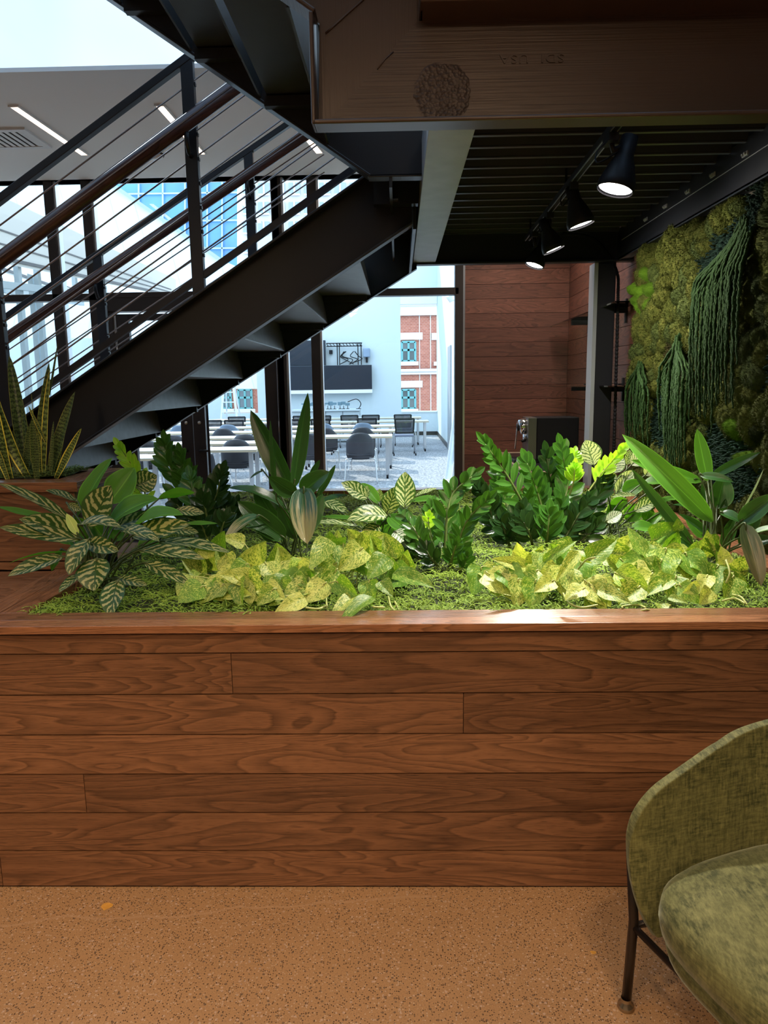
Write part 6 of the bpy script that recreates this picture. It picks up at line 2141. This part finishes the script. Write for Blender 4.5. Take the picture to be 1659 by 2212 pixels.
# office block with window grid
M_OFF = simple('office_facade', (.62, .62, .60), .8)
ob_ = empty('office_block', (-5, 50, 0), 'pale office block with a grid of windows beside the blue tower', 'building')
m = slab_px(MB(), [(512, 300), (830, 300), (830, 640), (512, 640)], 50, 8); m.build('facade', M_OFF, ob_)
M_OW = simple('office_window', (.30, .36, .42), .2, 0, .7)
for r_ in range(6):
    for c2 in range(9):
        xa = 524+c2*33; ya = 352+r_*42
        A = P(xa, ya, Y=49.8); B = P(xa+25, ya+24, Y=49.8)
        w_ = MB().box((A.x, 49.86, B.z), (B.x, 49.99, A.z)).build('window', M_OW, ob_)
        MB().box(((A.x+B.x)/2-.05, 49.8, B.z), ((A.x+B.x)/2+.05, 49.855, A.z)).box((A.x, 49.8, B.z-.1), (B.x, 49.855, B.z)).build('frame', M_WHITE, w_)
# ground outside
tag(MB().box((-60, YC+.2, -3.2), (30, 90, -3)).build('ground', simple('street', (.6, .6, .58), .9)), kind='structure')
# ------------------------------------------------------------------ light
w = bpy.data.worlds.new('world'); bpy.context.scene.world = w; w.use_nodes = True
nt = w.node_tree
for n in list(nt.nodes): nt.nodes.remove(n)
bg = nt.nodes.new('ShaderNodeBackground'); o = nt.nodes.new('ShaderNodeOutputWorld')
tc = nt.nodes.new('ShaderNodeTexCoord'); sp = nt.nodes.new('ShaderNodeSeparateXYZ'); rp = nt.nodes.new('ShaderNodeValToRGB')
nz = nt.nodes.new('ShaderNodeTexNoise'); nz.inputs['Scale'].default_value = 1.6; nz.inputs['Detail'].default_value = 4
nt.links.new(tc.outputs['Generated'], nz.inputs['Vector'])
rp.color_ramp.elements[0].position = .42; rp.color_ramp.elements[0].color = (.50, .72, 1, 1)
rp.color_ramp.elements[1].position = .66; rp.color_ramp.elements[1].color = (.86, .94, 1, 1)
nt.links.new(nz.outputs[0], rp.inputs[0]); nt.links.new(rp.outputs[0], bg.inputs[0]); nt.links.new(bg.outputs[0], o.inputs[0])
bg.inputs[1].default_value = 3.9


def light(name, typ, loc, energy, color, direction=None, **kw):
    l = bpy.data.lights.new(name, typ); l.energy = energy; l.color = color
    for k, v_ in kw.items(): setattr(l, k, v_)
    o = bpy.data.objects.new(name, l); C.objects.link(o); o.location = loc
    if direction is not None:
        o.rotation_euler = V(direction).to_track_quat('-Z', 'Y').to_euler()
    return o


light('sun', 'SUN', (0, 20, 20), 5.0, (1, .95, .88), (.42, -.85, -.72), angle=rad(.8))
for i, (p_, ax) in enumerate(SPOTS):
    tgt = [V((.45, 2.8, .9)), V((1.5, 3.3, 1.6)), V((1.5, 4.3, 1.65)), V((.9, 3.7, .95))][i]
    light('track_lamp', 'SPOT', p_, [240, 60, 58, 230][i], (1, .93, .84), tgt-p_, spot_size=rad([95, 150, 150, 95][i]), spot_blend=.9, shadow_soft_size=.04)
# recessed downlights in the ceiling over the visitor, warm
M_DL = emit('downlight_face', (1, .78, .52), 14)
for (x, y) in ((-1.5, .35), (-.35, .35), (.8, .35), (-2.9, .3), (-2.2, -1.3), (-.9, -1.3), (.4, -1.3), (1.2, -2.6), (-1.0, -2.6)):
    e = empty('ceiling_downlight', (x, y, 3.2), 'recessed round warm downlight in the ceiling over the lounge side', 'ceiling light', 'recessed downlights over the lounge')
    MB().lathe([(.085, 0), (.085, -.008), (.065, -.008), (.06, 0)], (x, y, 3.2)).build('trim_ring', M_WHITE, e, smooth=True)
    MB().lathe([(0, -.001), (.06, -.001)], (x, y, 3.199)).build('lens', M_DL, e)
    light('downlight_lamp', 'SPOT', (x, y, 3.185), 120 if y > 0 else 118, (1, .73, .47), (0, .12 if y > 0 else .55, -1), spot_size=rad(120), spot_blend=.8, shadow_soft_size=.09)
for (x, y) in ((.95, 6.3), (1.2, 5.6)):  # unseen fittings, added to brighten the dim nook
    e = empty('ceiling_downlight', (x, y, ZC), 'unseen round downlight added to brighten the walnut coffee nook', 'ceiling light', 'added downlights over the nook')
    MB().lathe([(.085, 0), (.085, -.008), (.065, -.008), (.06, 0)], (x, y, ZC)).build('trim_ring', M_WHITE, e, smooth=True)
    MB().lathe([(0, -.001), (.06, -.001)], (x, y, ZC-.001)).build('lens', M_DL, e)
    light('downlight_lamp', 'SPOT', (x, y, ZC-.015), 120, (1, .86, .72), (.02, .1, -1), spot_size=rad(120), spot_blend=.8, shadow_soft_size=.09)
s = bpy.context.scene
s.view_settings.view_transform = 'Standard'; s.view_settings.look = 'None'; s.view_settings.gamma = 1
s.view_settings.exposure = 0.0
s.view_settings.use_curve_mapping = False
try:
    s.cycles.max_bounces = 10; s.cycles.transparent_max_bounces = 16; s.cycles.diffuse_bounces = 4; s.cycles.glossy_bounces = 4
    s.cycles.sample_clamp_indirect = 6
except Exception: pass
